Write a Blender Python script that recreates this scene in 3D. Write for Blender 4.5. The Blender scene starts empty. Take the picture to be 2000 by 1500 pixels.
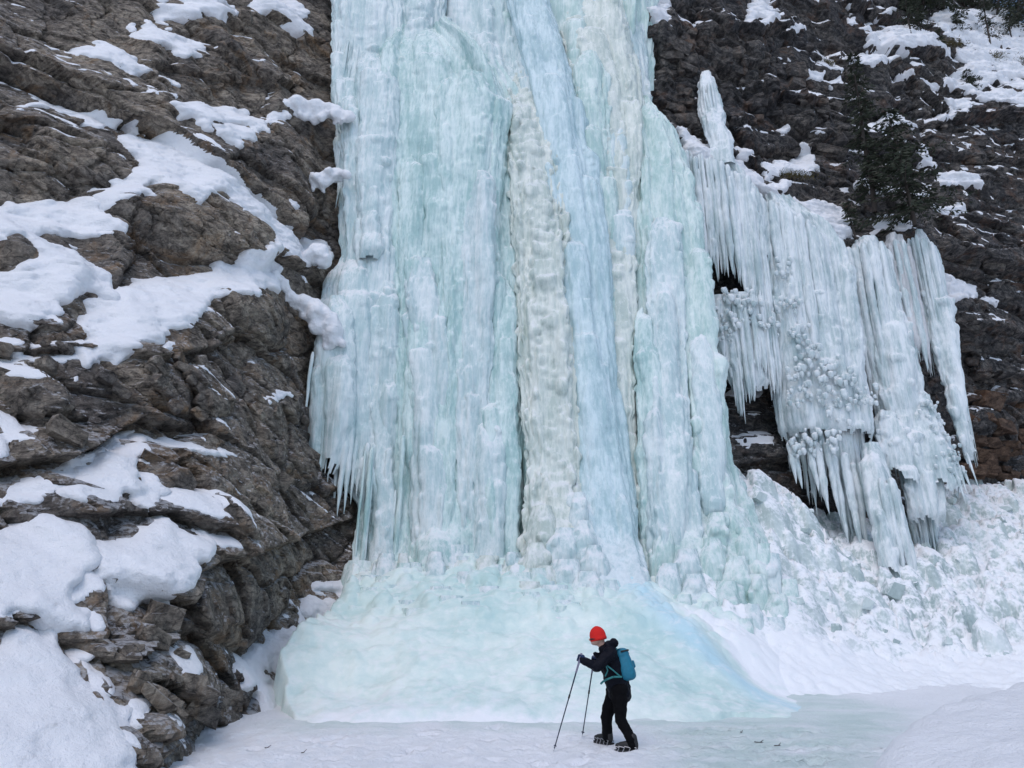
import bpy, bmesh, math
import numpy as np
from mathutils import Matrix, Vector

# ------------------------------------------------------------------ camera, sky, sun, exposure
SC = bpy.context.scene
COL = SC.collection
PITCH, CAMZ, FPX = math.radians(18.6), 1.5, 1455.0
cd = bpy.data.cameras.new('camera')
cd.sensor_width = 36.0
cd.lens = FPX / 2000.0 * 36.0
cd.clip_end = 2000.0
cam = bpy.data.objects.new('camera', cd)
cam.location = (0, 0, CAMZ)
cam.rotation_euler = (math.radians(90) + PITCH, 0, 0)
COL.objects.link(cam)
SC.camera = cam
SUN_EL, SUN_AZ = 62.0, 200.0      # overcast: high, soft light from behind the viewer
w = bpy.data.worlds.new('World')
SC.world = w
w.use_nodes = True
nt = w.node_tree
bg = nt.nodes['Background']
sky = nt.nodes.new('ShaderNodeTexSky')
sky.sky_type = 'NISHITA'
sky.sun_disc = False
sky.sun_elevation = math.radians(SUN_EL)
sky.sun_rotation = math.radians(SUN_AZ)
sky.dust_density = 1.0
sky.air_density = 1.0
sky.ozone_density = 1.0
nt.links.new(sky.outputs[0], bg.inputs[0])
bg.inputs[1].default_value = 0.14
sl = bpy.data.lights.new('sun', 'SUN')
sl.energy = 1.0
sl.angle = math.radians(50)
sl.color = (1.0, 0.91, 0.89)
sun = bpy.data.objects.new('sun', sl)
sun.rotation_euler = (math.radians(90 - SUN_EL), 0, math.radians(180 - SUN_AZ))
COL.objects.link(sun)
SC.view_settings.view_transform = 'Standard'
SC.view_settings.look = 'None'
SC.view_settings.gamma = 1.0
SC.view_settings.exposure = 0.22
SC.render.engine = 'CYCLES'
SC.cycles.use_denoising = True
SC.cycles.max_bounces = 6
SC.cycles.diffuse_bounces = 4
SC.cycles.glossy_bounces = 2
SC.cycles.transmission_bounces = 2

# ------------------------------------------------------------------ helpers
rng = np.random.default_rng(11)
CP, SP = math.cos(PITCH), math.sin(PITCH)

def ray(u, v):
    a = (np.asarray(u, float) - 1000.0) / FPX
    b = (750.0 - np.asarray(v, float)) / FPX
    return a, CP - b * SP, SP + b * CP

def at(u, v, y):
    """world point at distance y (metres along +Y) seen in direction (u, v)"""
    a, dy, dz = ray(u, v)
    t = np.asarray(y, float) / dy
    return np.stack(np.broadcast_arrays(a * t, t * dy, CAMZ + dz * t), -1)

def _hash(ix, iy, seed):
    h = (ix.astype(np.int64) * 374761393 + iy.astype(np.int64) * 668265263 + seed * 974634777) & 0xffffffff
    h = ((h ^ (h >> 13)) * 1274126177) & 0xffffffff
    h = ((h ^ (h >> 16)) * 2246822519) & 0xffffffff
    return ((h ^ (h >> 15)) & 0xffffff) / float(0x1000000)

def perlin(x, y, seed=0):
    x, y = np.broadcast_arrays(np.asarray(x, float), np.asarray(y, float))
    ix, iy = np.floor(x), np.floor(y)
    fx, fy = x - ix, y - iy
    sx, sy = fx * fx * (3 - 2 * fx), fy * fy * (3 - 2 * fy)
    def g(ox, oy):
        a = _hash(ix + ox, iy + oy, seed) * 2 * math.pi
        return np.cos(a) * (fx - ox) + np.sin(a) * (fy - oy)
    a = g(0, 0) * (1 - sx) + g(1, 0) * sx
    b = g(0, 1) * (1 - sx) + g(1, 1) * sx
    return (a * (1 - sy) + b * sy) * 1.4

def fbm(x, y, seed=0, octv=4, gain=0.5):
    s, a = 0.0, 1.0
    for o in range(octv):
        s = s + a * perlin(x * 2.0 ** o + 17.3 * o, y * 2.0 ** o - 9.1 * o, seed + o)
        a *= gain
    return s

def voro(x, y, seed=0):
    x, y = np.broadcast_arrays(np.asarray(x, float), np.asarray(y, float))
    ix, iy = np.floor(x), np.floor(y)
    f1 = np.full(x.shape, 9.0); f2 = np.full(x.shape, 9.0)
    dx = np.zeros(x.shape); dy = np.zeros(x.shape); cx = np.zeros(x.shape); cy = np.zeros(x.shape)
    for ox in (-1, 0, 1):
        for oy in (-1, 0, 1):
            px = ix + ox + 0.1 + 0.8 * _hash(ix + ox, iy + oy, seed)
            py = iy + oy + 0.1 + 0.8 * _hash(ix + ox, iy + oy, seed + 51)
            d = np.hypot(x - px, y - py)
            n = d < f1
            f2 = np.where(n, f1, np.minimum(f2, d))
            dx = np.where(n, x - px, dx); dy = np.where(n, y - py, dy)
            cx = np.where(n, ix + ox, cx); cy = np.where(n, iy + oy, cy)
            f1 = np.where(n, d, f1)
    return f1, f2, cx, cy, dx, dy

def facets(x, y, seed, tilt=0.9, step=1.0, crack=0.0):
    """blocky broken-rock relief: each cell a tilted plane, in units of one cell"""
    f1, f2, cx, cy, dx, dy = voro(x, y, seed)
    r0 = _hash(cx, cy, seed + 7) - 0.5
    gx = _hash(cx, cy, seed + 8) - 0.5
    gy = _hash(cx, cy, seed + 9) - 0.5
    h = step * r0 + tilt * (gx * dx + gy * dy)
    if crack:
        h = h - crack * np.exp(-((f2 - f1) / 0.05) ** 2)
    return h

def box1(a, n, ax):
    if n < 1:
        return a
    k = 2 * n + 1
    p = [(0, 0)] * a.ndim; p[ax] = (n + 1, n)
    c = np.cumsum(np.pad(a, p, mode='edge'), axis=ax)
    s0 = [slice(None)] * a.ndim; s1 = [slice(None)] * a.ndim
    s0[ax] = slice(k, None); s1[ax] = slice(None, -k)
    return (c[tuple(s0)] - c[tuple(s1)]) / k

def blur(a, nx, ny=None, it=2):
    """rows = axis 0 (ny cells), columns = axis 1 (nx cells)"""
    ny = nx if ny is None else ny
    for _ in range(it):
        a = box1(box1(a, int(ny), 0), int(nx), 1)
    return a

class TPS:
    def __init__(s, P, val, reg=0.02):
        P = np.asarray(P, float); n = len(P); s.P = P
        K = s.k(np.linalg.norm(P[:, None] - P[None], axis=2)) + reg * np.eye(n)
        A = np.zeros((n + 3, n + 3)); A[:n, :n] = K
        A[:n, n] = 1; A[:n, n + 1:] = P; A[n, :n] = 1; A[n + 1:, :n] = P.T
        s.w = np.linalg.solve(A, np.concatenate([val, [0, 0, 0]]))
    @staticmethod
    def k(r):
        return np.where(r > 1e-9, r * r * np.log(np.maximum(r, 1e-9)), 0.0)
    def __call__(s, x, y):
        n = len(s.P)
        o = s.w[n] + s.w[n + 1] * x + s.w[n + 2] * y
        for i in range(n):
            o = o + s.w[i] * s.k(np.hypot(x - s.P[i, 0], y - s.P[i, 1]))
        return o

def poly_mask(px, py, X, Y):
    m = np.zeros(X.shape, bool)
    n = len(px); j = n - 1
    for i in range(n):
        c = (py[i] > Y) != (py[j] > Y)
        with np.errstate(divide='ignore', invalid='ignore'):
            xi = (px[j] - px[i]) * (Y - py[i]) / (py[j] - py[i] + 1e-12) + px[i]
        m ^= c & (X < xi)
        j = i
    return m

# ------------------------------------------------------------------ objects
def link(name, data, parent=None):
    o = bpy.data.objects.new(name, data)
    COL.objects.link(o)
    if parent is not None:
        o.parent = parent
        o.matrix_parent_inverse = Matrix.Translation(parent.location).inverted()
    return o

def tag(o, label=None, cat=None, group=None, kind=None):
    if label: o['label'] = label
    if cat: o['category'] = cat
    if group: o['group'] = group
    if kind: o['kind'] = kind
    return o

def empty(name, loc):
    o = bpy.data.objects.new(name, None)
    o.location = loc
    o.empty_display_size = 0.2
    COL.objects.link(o)
    return o

def mesh_np(name, V, F, mat, parent=None, smooth=True, attr=None):
    """V (n,3) float, F (m,k) int, all faces the same size"""
    V = np.ascontiguousarray(V, dtype=np.float32).reshape(-1, 3); F = np.ascontiguousarray(F, dtype=np.int32)
    me = bpy.data.meshes.new(name)
    k = F.shape[1]
    me.vertices.add(len(V)); me.vertices.foreach_set('co', V.ravel())
    me.loops.add(F.size); me.loops.foreach_set('vertex_index', F.ravel())
    me.polygons.add(len(F))
    me.polygons.foreach_set('loop_start', np.arange(0, F.size, k, dtype=np.int32))
    me.polygons.foreach_set('use_smooth', np.full(len(F), smooth))
    me.update(calc_edges=True)
    if attr:
        for an, av in attr.items():
            at_ = me.attributes.new(an, 'FLOAT', 'POINT')
            at_.data.foreach_set('value', np.ascontiguousarray(av, dtype=np.float32).ravel())
    me.materials.append(mat)
    return link(name, me, parent)

def grid_faces(nr, nc, keep=None, flip=False):
    i = np.arange((nr - 1) * (nc - 1)); r, c = i // (nc - 1), i % (nc - 1)
    a = r * nc + c
    F = np.stack([a, a + 1, a + nc + 1, a + nc], 1)
    if flip: F = F[:, ::-1]
    if keep is not None:
        k = keep.ravel(); F = F[k[F].all(1)]
    return F

def grid_mesh(name, V, mat, parent=None, keep=None, flip=False, smooth=True, attr=None):
    nr, nc = V.shape[:2]
    F = grid_faces(nr, nc, keep, flip)
    V = V.reshape(-1, 3)
    if keep is not None:
        used = np.zeros(len(V), bool); used[F.ravel()] = True
        idx = np.cumsum(used) - 1
        F = idx[F]; V = V[used]
        if attr: attr = {k_: v_.ravel()[used] for k_, v_ in attr.items()}
    if len(F) == 0:
        return None
    return mesh_np(name, V, F, mat, parent, smooth, attr)

# ------------------------------------------------------------------ materials
class NB:
    def __init__(s, name):
        s.m = bpy.data.materials.new(name); s.m.use_nodes = True
        s.t = s.m.node_tree; s.b = s.t.nodes['Principled BSDF']
        s.o = s.t.nodes['Material Output']
    def n(s, typ, **kw):
        x = s.t.nodes.new('ShaderNode' + typ)
        for k_, v_ in kw.items():
            if k_.startswith('_'): setattr(x, k_[1:], v_)
        return x
    def l(s, a, b): s.t.links.new(a, b)
    def pos(s, scale, rot=(0, 0, 0)):
        g = s.n('NewGeometry'); mp = s.n('Mapping')
        mp.inputs['Scale'].default_value = scale
        mp.inputs['Rotation'].default_value = rot
        s.l(g.outputs['Position'], mp.inputs['Vector'])
        return mp.outputs[0]
    def noise(s, scale=(1, 1, 1), detail=5, rough=0.55, dist=0.0, rot=(0, 0, 0), size=1.0):
        x = s.n('TexNoise'); x.inputs['Scale'].default_value = size
        x.inputs['Detail'].default_value = detail; x.inputs['Roughness'].default_value = rough
        x.inputs['Distortion'].default_value = dist
        s.l(s.pos(scale, rot), x.inputs['Vector'])
        return x.outputs['Fac']
    def ramp(s, fac, stops):
        r = s.n('ValToRGB'); e = r.color_ramp.elements
        while len(e) < len(stops): e.new(0.5)
        for i, (p, c) in enumerate(stops):
            e[i].position = p; e[i].color = tuple(c) + (1,) if len(c) == 3 else c
        s.l(fac, r.inputs[0]); return r.outputs[0]
    def maprange(s, fac, a, b, c=0.0, d=1.0):
        r = s.n('MapRange'); r.inputs[1].default_value = a; r.inputs[2].default_value = b
        r.inputs[3].default_value = c; r.inputs[4].default_value = d
        s.l(fac, r.inputs[0]); return r.outputs[0]
    def math(s, op, a, b):
        r = s.n('Math'); r.operation = op
        for i, x in enumerate((a, b)):
            if isinstance(x, (int, float)): r.inputs[i].default_value = x
            else: s.l(x, r.inputs[i])
        return r.outputs[0]
    def mix(s, fac, a, b, mode='MIX'):
        r = s.n('Mix'); r.data_type = 'RGBA'; r.blend_type = mode
        for i, x in ((0, fac), (6, a), (7, b)):
            if isinstance(x, (int, float)): r.inputs[i].default_value = x
            elif isinstance(x, tuple): r.inputs[i].default_value = x + (1,) if len(x) == 3 else x
            else: s.l(x, r.inputs[i])
        return r.outputs[2]
    def attr(s, name):
        x = s.n('Attribute'); x.attribute_name = name; return x.outputs['Fac']
    def bump(s, h, strength, dist, prev=None):
        x = s.n('Bump'); x.inputs['Strength'].default_value = strength; x.inputs['Distance'].default_value = dist
        s.l(h, x.inputs['Height'])
        if prev is not None: s.l(prev, x.inputs['Normal'])
        return x.outputs[0]
    def nz(s):
        g = s.n('NewGeometry'); p = s.n('SeparateXYZ'); s.l(g.outputs['Normal'], p.inputs[0]); return p.outputs[2]
    def set(s, **kw):
        for k_, v_ in kw.items():
            i = s.b.inputs[k_.replace('_', ' ')]
            if isinstance(v_, (int, float, tuple)):
                i.default_value = v_ + (1,) if isinstance(v_, tuple) and len(v_) == 3 and i.type == 'RGBA' else v_
            else: s.l(v_, i)

def mat_plain(name, col, rough=0.7, var=0.15, metal=0.0, size=20.0, bumpd=0.0):
    b = NB(name)
    f = b.noise(size=size, detail=4)
    c = b.mix(f, tuple(x * (1 - var) for x in col), tuple(min(1, x * (1 + var)) for x in col))
    b.set(Base_Color=c, Roughness=rough, Metallic=metal)
    if bumpd: b.set(Normal=b.bump(f, 0.6, bumpd))
    return b.m

SNOW_COL = (0.86, 0.875, 0.90)

def mat_snow(name='snow', dirt=0.0, col=SNOW_COL, ice=False):
    b = NB(name)
    n1 = b.noise(size=1.3, detail=6)
    n2 = b.noise(size=14.0, detail=6, rough=0.65)
    n3 = b.noise(size=60.0, detail=3)
    c = b.mix(b.maprange(n1, 0.3, 0.7), tuple(x * 0.94 for x in col), col)
    if dirt:
        d = b.noise(size=38.0, detail=3, rough=0.7)
        c = b.mix(b.math('MULTIPLY', b.maprange(d, 0.66, 0.74), dirt), c, (0.12, 0.10, 0.08))
    if ice:
        a = b.attr('ice')
        g = b.mix(b.maprange(b.noise(scale=(0.7, 1.6, 1), size=1.6, detail=6), 0.3, 0.7), (0.47, 0.60, 0.57), (0.67, 0.76, 0.74))
        c = b.mix(a, c, g)
        b.set(Roughness=b.maprange(a, 0, 1, 0.6, 0.28))
    else:
        b.set(Roughness=0.6)
    b.set(Base_Color=c)
    n0 = b.noise(scale=(1, 1.4, 1.8), size=4.5, detail=5, rough=0.6)
    n = b.bump(n0, 0.28, 0.10)
    n = b.bump(n2, 0.75, 0.05, n)
    n = b.bump(n3, 0.55, 0.018, n)
    b.set(Normal=n)
    return b.m

def mat_rock(name, dark, mid, light, ochre, ochre_amt=0.5, rot=(0, 0.5, 0), snowy=0.0):
    b = NB(name)
    big = b.noise(size=0.35, detail=5, rough=0.6, dist=0.6)
    fine = b.noise(scale=(1, 1, 1.7), size=3.2, detail=9, rough=0.72, dist=0.5, rot=rot)
    grit = b.noise(size=22.0, detail=7, rough=0.75)
    streak = b.noise(scale=(1.6, 1.6, 0.22), size=1.1, detail=7, rough=0.65)
    c = b.ramp(fine, [(0.34, dark), (0.49, mid), (0.66, light)])
    c = b.mix(b.maprange(big, 0.35, 0.62), b.mix(1.0, c, (0.55, 0.56, 0.60), 'MULTIPLY'), b.mix(1.0, c, (1.18, 1.14, 1.08), 'MULTIPLY'))
    oc = b.math('MULTIPLY', b.maprange(b.noise(size=0.75, detail=8, rough=0.7, dist=1.2), 0.53, 0.67), ochre_amt)
    c = b.mix(oc, c, b.mix(0.55, c, ochre))
    c = b.mix(b.math('MULTIPLY', b.maprange(streak, 0.55, 0.72), 0.55), c, tuple(x * 0.55 for x in dark))
    c = b.mix(b.maprange(grit, 0.3, 0.75), b.mix(1.0, c, (0.62, 0.62, 0.62), 'MULTIPLY'), b.mix(1.0, c, (1.35, 1.33, 1.30), 'MULTIPLY'))
    # pale lichen and frost specks
    sp = b.math('MULTIPLY', b.maprange(b.noise(size=46.0, detail=4, rough=0.8), 0.60, 0.72), b.maprange(b.noise(size=0.9, detail=4), 0.42, 0.62))
    c = b.mix(b.math('MULTIPLY', sp, 0.55), c, (0.42, 0.41, 0.40))
    if snowy:
        nz = b.nz()
        k = b.math('MULTIPLY', b.maprange(b.math('ADD', nz, b.maprange(b.noise(size=9.0, detail=7, rough=0.7), 0.3, 0.7, -0.45, 0.45)), 0.66, 0.95), snowy)
        c = b.mix(k, c, (0.82, 0.84, 0.88))
    vor = b.n('TexVoronoi'); vor.feature = 'DISTANCE_TO_EDGE'; vor.inputs['Scale'].default_value = 2.3
    pv = b.pos((0.8, 0.8, 1.6), rot)
    nn = b.n('TexNoise'); nn.inputs['Scale'].default_value = 2.0; nn.inputs['Detail'].default_value = 5
    b.l(pv, nn.inputs['Vector'])
    ad = b.n('VectorMath'); ad.operation = 'MULTIPLY_ADD'
    b.l(nn.outputs['Color'], ad.inputs[0]); ad.inputs[1].default_value = (0.8, 0.8, 0.8); b.l(pv, ad.inputs[2])
    b.l(ad.outputs[0], vor.inputs['Vector'])
    crack = b.maprange(vor.outputs['Distance'], 0.0, 0.035)
    c = b.mix(b.math('MULTIPLY', b.math('SUBTRACT', 1.0, crack), 0.55), c, tuple(x * 0.3 for x in dark))
    b.set(Base_Color=c, Roughness=0.82, Specular_IOR_Level=0.3)
    n = b.bump(fine, 1.0, 0.24)
    n = b.bump(crack, 0.8, 0.07, n)
    n = b.bump(grit, 0.9, 0.04, n)
    b.set(Normal=n)
    return b.m

def mat_ice(name, deep, pale, frost=0.6, rough=0.22, balance=0.0, sss=0.8, f0=0.30, f1=0.70, apron=0, n2s=5.0):
    b = NB(name)
    n1 = b.noise(scale=(1, 1, 1) if apron else (1.5, 1.5, 0.16), size=apron if apron else 1.5, detail=7, rough=0.55 if apron else 0.62, dist=0.25)
    n2 = b.noise(scale=(1, 1, 1) if apron else (1, 1, 0.35), size=n2s if apron else 9.0, detail=6, rough=0.6 if apron else 0.7)
    n3 = b.noise(scale=(1, 1, 0.45), size=34.0, detail=4, rough=0.7)
    cloud = b.noise(size=0.9, detail=5)
    f = b.math('ADD', b.maprange(n1, 0.3, 0.7), b.maprange(n2, 0.3, 0.7, -0.22 if apron else -0.3, 0.22 if apron else 0.3))
    f = b.math('ADD', f, b.maprange(cloud, 0.35, 0.65, -0.25 + balance, 0.25 + balance))
    if not apron:
        st = b.noise(scale=(1, 1, 0.07), size=11.0, detail=5, rough=0.65)
        f = b.math('ADD', f, b.maprange(st, 0.3, 0.7, -0.42, 0.42))
    c = b.mix(b.maprange(f, 0.05, 0.95), deep, pale)
    nz = b.math('ADD', b.nz(), b.maprange(n2, 0.3, 0.7, -0.25, 0.25))
    fr = b.math('MULTIPLY', b.maprange(nz, f0, f1), frost)
    if not apron:
        fl = b.math('MULTIPLY', b.maprange(b.noise(scale=(1, 1, 0.55), size=24.0, detail=3, rough=0.6), 0.60, 0.70), b.maprange(b.noise(size=1.7, detail=3), 0.4, 0.65))
        c = b.mix(b.math('MULTIPLY', fl, 0.6), c, (0.88, 0.93, 0.95))
    else:
        sn = b.attr('snow')
        sn = b.maprange(b.math('ADD', sn, b.maprange(b.noise(size=2.2, detail=6, rough=0.65), 0.3, 0.7, -0.3, 0.3)), 0.25, 0.75)
        fr = b.math('MAXIMUM', fr, sn)
        c = b.mix(b.math('MULTIPLY', b.attr('vein'), 0.85), c, (0.50, 0.72, 0.80))
    c = b.mix(fr, c, (0.86, 0.88, 0.90))
    b.set(Base_Color=c, Roughness=b.maprange(fr, 0, 1, rough, 0.6), Subsurface_Weight=sss,
          Subsurface_Radius=(0.35, 0.8, 1.0), Subsurface_Scale=0.16, IOR=1.31)
    n = b.bump(n2, 0.4 if apron else 0.5, 0.05)
    n = b.bump(n3, 0.3 if apron else 0.8, 0.022, n)
    if not apron: n = b.bump(st, 0.5, 0.05, n)
    b.set(Normal=n)
    return b.m

M = {}
M['snow'] = mat_snow('snow')
M['snow_dirty'] = mat_snow('snow_dirty', 0.55)
M['ground'] = mat_snow('packed_snow_and_ice', 0.35, ice=True)
M['rock_l'] = mat_rock('grey_brown_limestone', (0.055, 0.049, 0.043), (0.275, 0.243, 0.208), (0.58, 0.52, 0.44), (0.42, 0.24, 0.10), 0.9, (0, 0.5, 0), 0.6)
M['rock_r'] = mat_rock('dark_layered_limestone', (0.014, 0.014, 0.016), (0.090, 0.088, 0.088), (0.28, 0.26, 0.24), (0.32, 0.15, 0.07), 0.55, (0, 0.1, 0), 0.5)
M['rock_block'] = mat_rock('fractured_limestone', (0.035, 0.033, 0.033), (0.12, 0.113, 0.107), (0.29, 0.265, 0.24), (0.34, 0.18, 0.09), 0.6, (0, 0.2, 0), 0.3)
SS = 0.0
M['ice_main'] = mat_ice('pale_turquoise_ice', (0.39, 0.58, 0.565), (0.72, 0.85, 0.83), 0.6, 0.14, 0, SS)
M['ice_green'] = mat_ice('pale_green_ice', (0.435, 0.617, 0.587), (0.73, 0.845, 0.815), 0.6, 0.14, 0, SS)
M['ice_blue'] = mat_ice('pale_blue_ice', (0.43, 0.60, 0.63), (0.69, 0.83, 0.86), 0.5, 0.18, 0, SS)
M['ice_cream'] = mat_ice('cream_ice', (0.52, 0.61, 0.56), (0.79, 0.84, 0.78), 0.6, 0.25, 0, SS)
M['ice_white'] = mat_ice('white_ice', (0.48, 0.63, 0.64), (0.77, 0.85, 0.85), 0.8, 0.22, 0, SS)
M['ice_curtain'] = mat_ice('frosted_curtain_ice', (0.46, 0.57, 0.58), (0.82, 0.87, 0.88), 0.95, 0.3, 0.08, 0.0)
M['ice_pink'] = mat_ice('pinkish_ice', (0.50, 0.52, 0.53), (0.77, 0.77, 0.77), 0.9, 0.3, 0, 0.0)
M['ice_apron'] = mat_ice('smooth_apron_ice', (0.50, 0.68, 0.655), (0.77, 0.86, 0.815), 0.5, 0.3, 0.0, SS, 0.85, 1.15, apron=0.42)
M['rubble'] = mat_ice('snowy_ice_rubble', (0.36, 0.45, 0.44), (0.62, 0.70, 0.69), 1.0, 0.4, 0.0, 0.0, 0.32, 0.66, apron=0.8, n2s=9.0)
M['rock_rust'] = mat_rock('rust_stained_limestone', (0.04, 0.027, 0.02), (0.13, 0.083, 0.058), (0.26, 0.18, 0.13), (0.34, 0.15, 0.06), 0.7, (0, 0.2, 0), 0.0)

# ------------------------------------------------------------------ cliffs
class Wall:
    """a rock face: h(s, z) metres out of a vertical reference plane"""
    def __init__(s, O, ang, s0, s1, z0, z1, res, ctrl):
        s.O = np.array(O, float); s.t = np.array([math.cos(ang), math.sin(ang)]); s.n = np.array([math.sin(ang), -math.cos(ang)])
        s.res, s.s0, s.z0 = res, s0, z0
        s.ss = np.arange(s0, s1, res); s.zz = np.arange(z0, z1, res)
        s.S, s.Z = np.meshgrid(s.ss, s.zz)
        c = np.array(ctrl, float); P = at(c[:, 0], c[:, 1], c[:, 2])
        ls, lh = s.local(P)
        tp = TPS(np.stack([ls, P[:, 2]], 1), lh, 0.05)
        cs = np.linspace(0, len(s.ss) - 1, 90); cz = np.linspace(0, len(s.zz) - 1, 110)
        Sc, Zc = np.meshgrid(s0 + cs * res, z0 + cz * res)
        Hc = tp(Sc, Zc)
        tmp = np.stack([np.interp(np.arange(len(s.ss)), cs, r) for r in Hc])
        s.H = np.stack([np.interp(np.arange(len(s.zz)), cz, tmp[:, k]) for k in range(tmp.shape[1])], 1)
    def local(s, P):
        d = P[..., :2] - s.O
        return d @ s.t, d @ s.n
    def samp(s, ls, z, H=None):
        H = s.H if H is None else H
        x = np.clip((ls - s.s0) / s.res, 0, H.shape[1] - 1.001); y = np.clip((z - s.z0) / s.res, 0, H.shape[0] - 1.001)
        i, j = x.astype(int), y.astype(int); fx, fy = x - i, y - j
        return (H[j, i] * (1 - fx) + H[j, i + 1] * fx) * (1 - fy) + (H[j + 1, i] * (1 - fx) + H[j + 1, i + 1] * fx) * fy
    def hit(s, uv, H=None):
        """where the sight lines (u, v) meet the face -> s, z"""
        uv = np.asarray(uv, float)
        a, dy, dz = ray(uv[:, 0], uv[:, 1])
        T = np.arange(5.0, 70.0, 0.08)
        X = a[:, None] * T; Y = dy[:, None] * T; Zv = CAMZ + dz[:, None] * T
        ls, lh = s.local(np.stack([X, Y], -1))
        g = lh - s.samp(ls, Zv, H)
        inside = g < 0
        k = np.where(inside.any(1), inside.argmax(1), len(T) - 1)
        k = np.maximum(k, 1); i = np.arange(len(uv))
        g0, g1 = g[i, k - 1], g[i, k]
        f = np.clip(g0 / (g0 - g1 + 1e-9), 0, 1)
        return ls[i, k - 1] * (1 - f) + ls[i, k] * f, Zv[i, k - 1] * (1 - f) + Zv[i, k] * f
    def world(s, S, Z, H):
        return np.stack([s.O[0] + S * s.t[0] + H * s.n[0], s.O[1] + S * s.t[1] + H * s.n[1], Z], -1)
    def point(s, u, v, out=0.0):
        ls, z = s.hit([(u, v)]); h = s.samp(ls, z) + out
        return s.world(ls, z, h)[0]

def densify(poly, step=12.0):
    o = []
    for i, p in enumerate(poly):
        q = poly[(i + 1) % len(poly)]
        n = max(1, int(math.hypot(q[0] - p[0], q[1] - p[1]) / step))
        for k in range(n):
            o.append((p[0] + (q[0] - p[0]) * k / n, p[1] + (q[1] - p[1]) * k / n))
    return o

def dens_open(pts, step=12.0):
    o = []
    for p, q in zip(pts[:-1], pts[1:]):
        n = max(1, int(math.hypot(q[0] - p[0], q[1] - p[1]) / step))
        o += [(p[0] + (q[0] - p[0]) * k / n, p[1] + (q[1] - p[1]) * k / n) for k in range(n)]
    return o + [pts[-1]]

def window(W, ls, z, pad):
    c0 = max(0, int((ls.min() - pad - W.s0) / W.res)); c1 = min(len(W.ss), int((ls.max() + pad - W.s0) / W.res) + 2)
    r0 = max(0, int((z.min() - pad - W.z0) / W.res)); r1 = min(len(W.zz), int((z.max() + pad - W.z0) / W.res) + 2)
    return slice(r0, r1), slice(c0, c1)

def ledges(W, patches, gain=0.7, it=2):
    """rock steps: where snow lies the face leans back like a ledge, below it the rock stands out"""
    base = W.H.copy()
    for _ in range(it):
        Mk = np.zeros_like(W.H)
        for p in patches:
            ls, z = W.hit(densify(p['poly']))
            if not len(ls): continue
            wr, wc = window(W, ls, z, 0.1)
            if wr.stop - wr.start < 2 or wc.stop - wc.start < 2: continue
            Mk[wr, wc] = np.maximum(Mk[wr, wc], poly_mask(ls, z, W.S[wr, wc], W.Z[wr, wc]) * p.get('lean', 1.0))
        Mk = blur(Mk, 0.12 / W.res, 0.08 / W.res)
        D = -np.cumsum(Mk * gain, 0) * W.res
        D = D - blur(D, 0.2 / W.res, 1.3 / W.res, 3)
        D = blur(D, 0.2 / W.res, 0.06 / W.res)
        W.H = base + np.clip(D, -1.2, 1.2)

def overhangs(W, lines):
    """bedding cracks: rock above the line juts out by a metres, the groove below is deep"""
    for pts, a, reach in lines:
        ls, z = W.hit(dens_open(pts))
        o = np.argsort(ls); ls, z = ls[o], z[o]
        zl = np.interp(W.ss, ls, z) + 0.10 * fbm(W.ss * 1.3, W.ss * 0, int(a * 100) + len(pts), 3)
        inr = np.clip(np.minimum((W.ss - ls[0]) / 0.5, (ls[-1] - W.ss) / 0.5), 0, 1)
        d = W.Z - zl[None]
        up = np.where(d > 0, np.exp(-d / reach) * np.clip(d / 0.06, 0, 1), 0.0)
        dn = np.where(d <= 0, -0.55 * np.exp(d / (0.25 * reach)), 0.0)
        W.H = W.H + a * inr[None] * (up + dn)

def bulges(W, lst):
    for u, v, ru, rv, a in lst:
        ls, z = W.hit([(u, v), (u + ru, v), (u, v + rv)])
        rs = max(0.15, abs(ls[1] - ls[0])); rz = max(0.15, abs(z[2] - z[0]))
        q = ((W.S - ls[0]) / rs) ** 2 + ((W.Z - z[0]) / rz) ** 2
        q = q * (1 + 0.35 * perlin(W.S / rs * 1.5, W.Z / rz * 1.5, int(u)))
        W.H = W.H + a * np.sqrt(np.clip(1 - q, 0, 1)) - 0.25 * a * np.exp(-((q - 1.05) / 0.10) ** 2)

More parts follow.
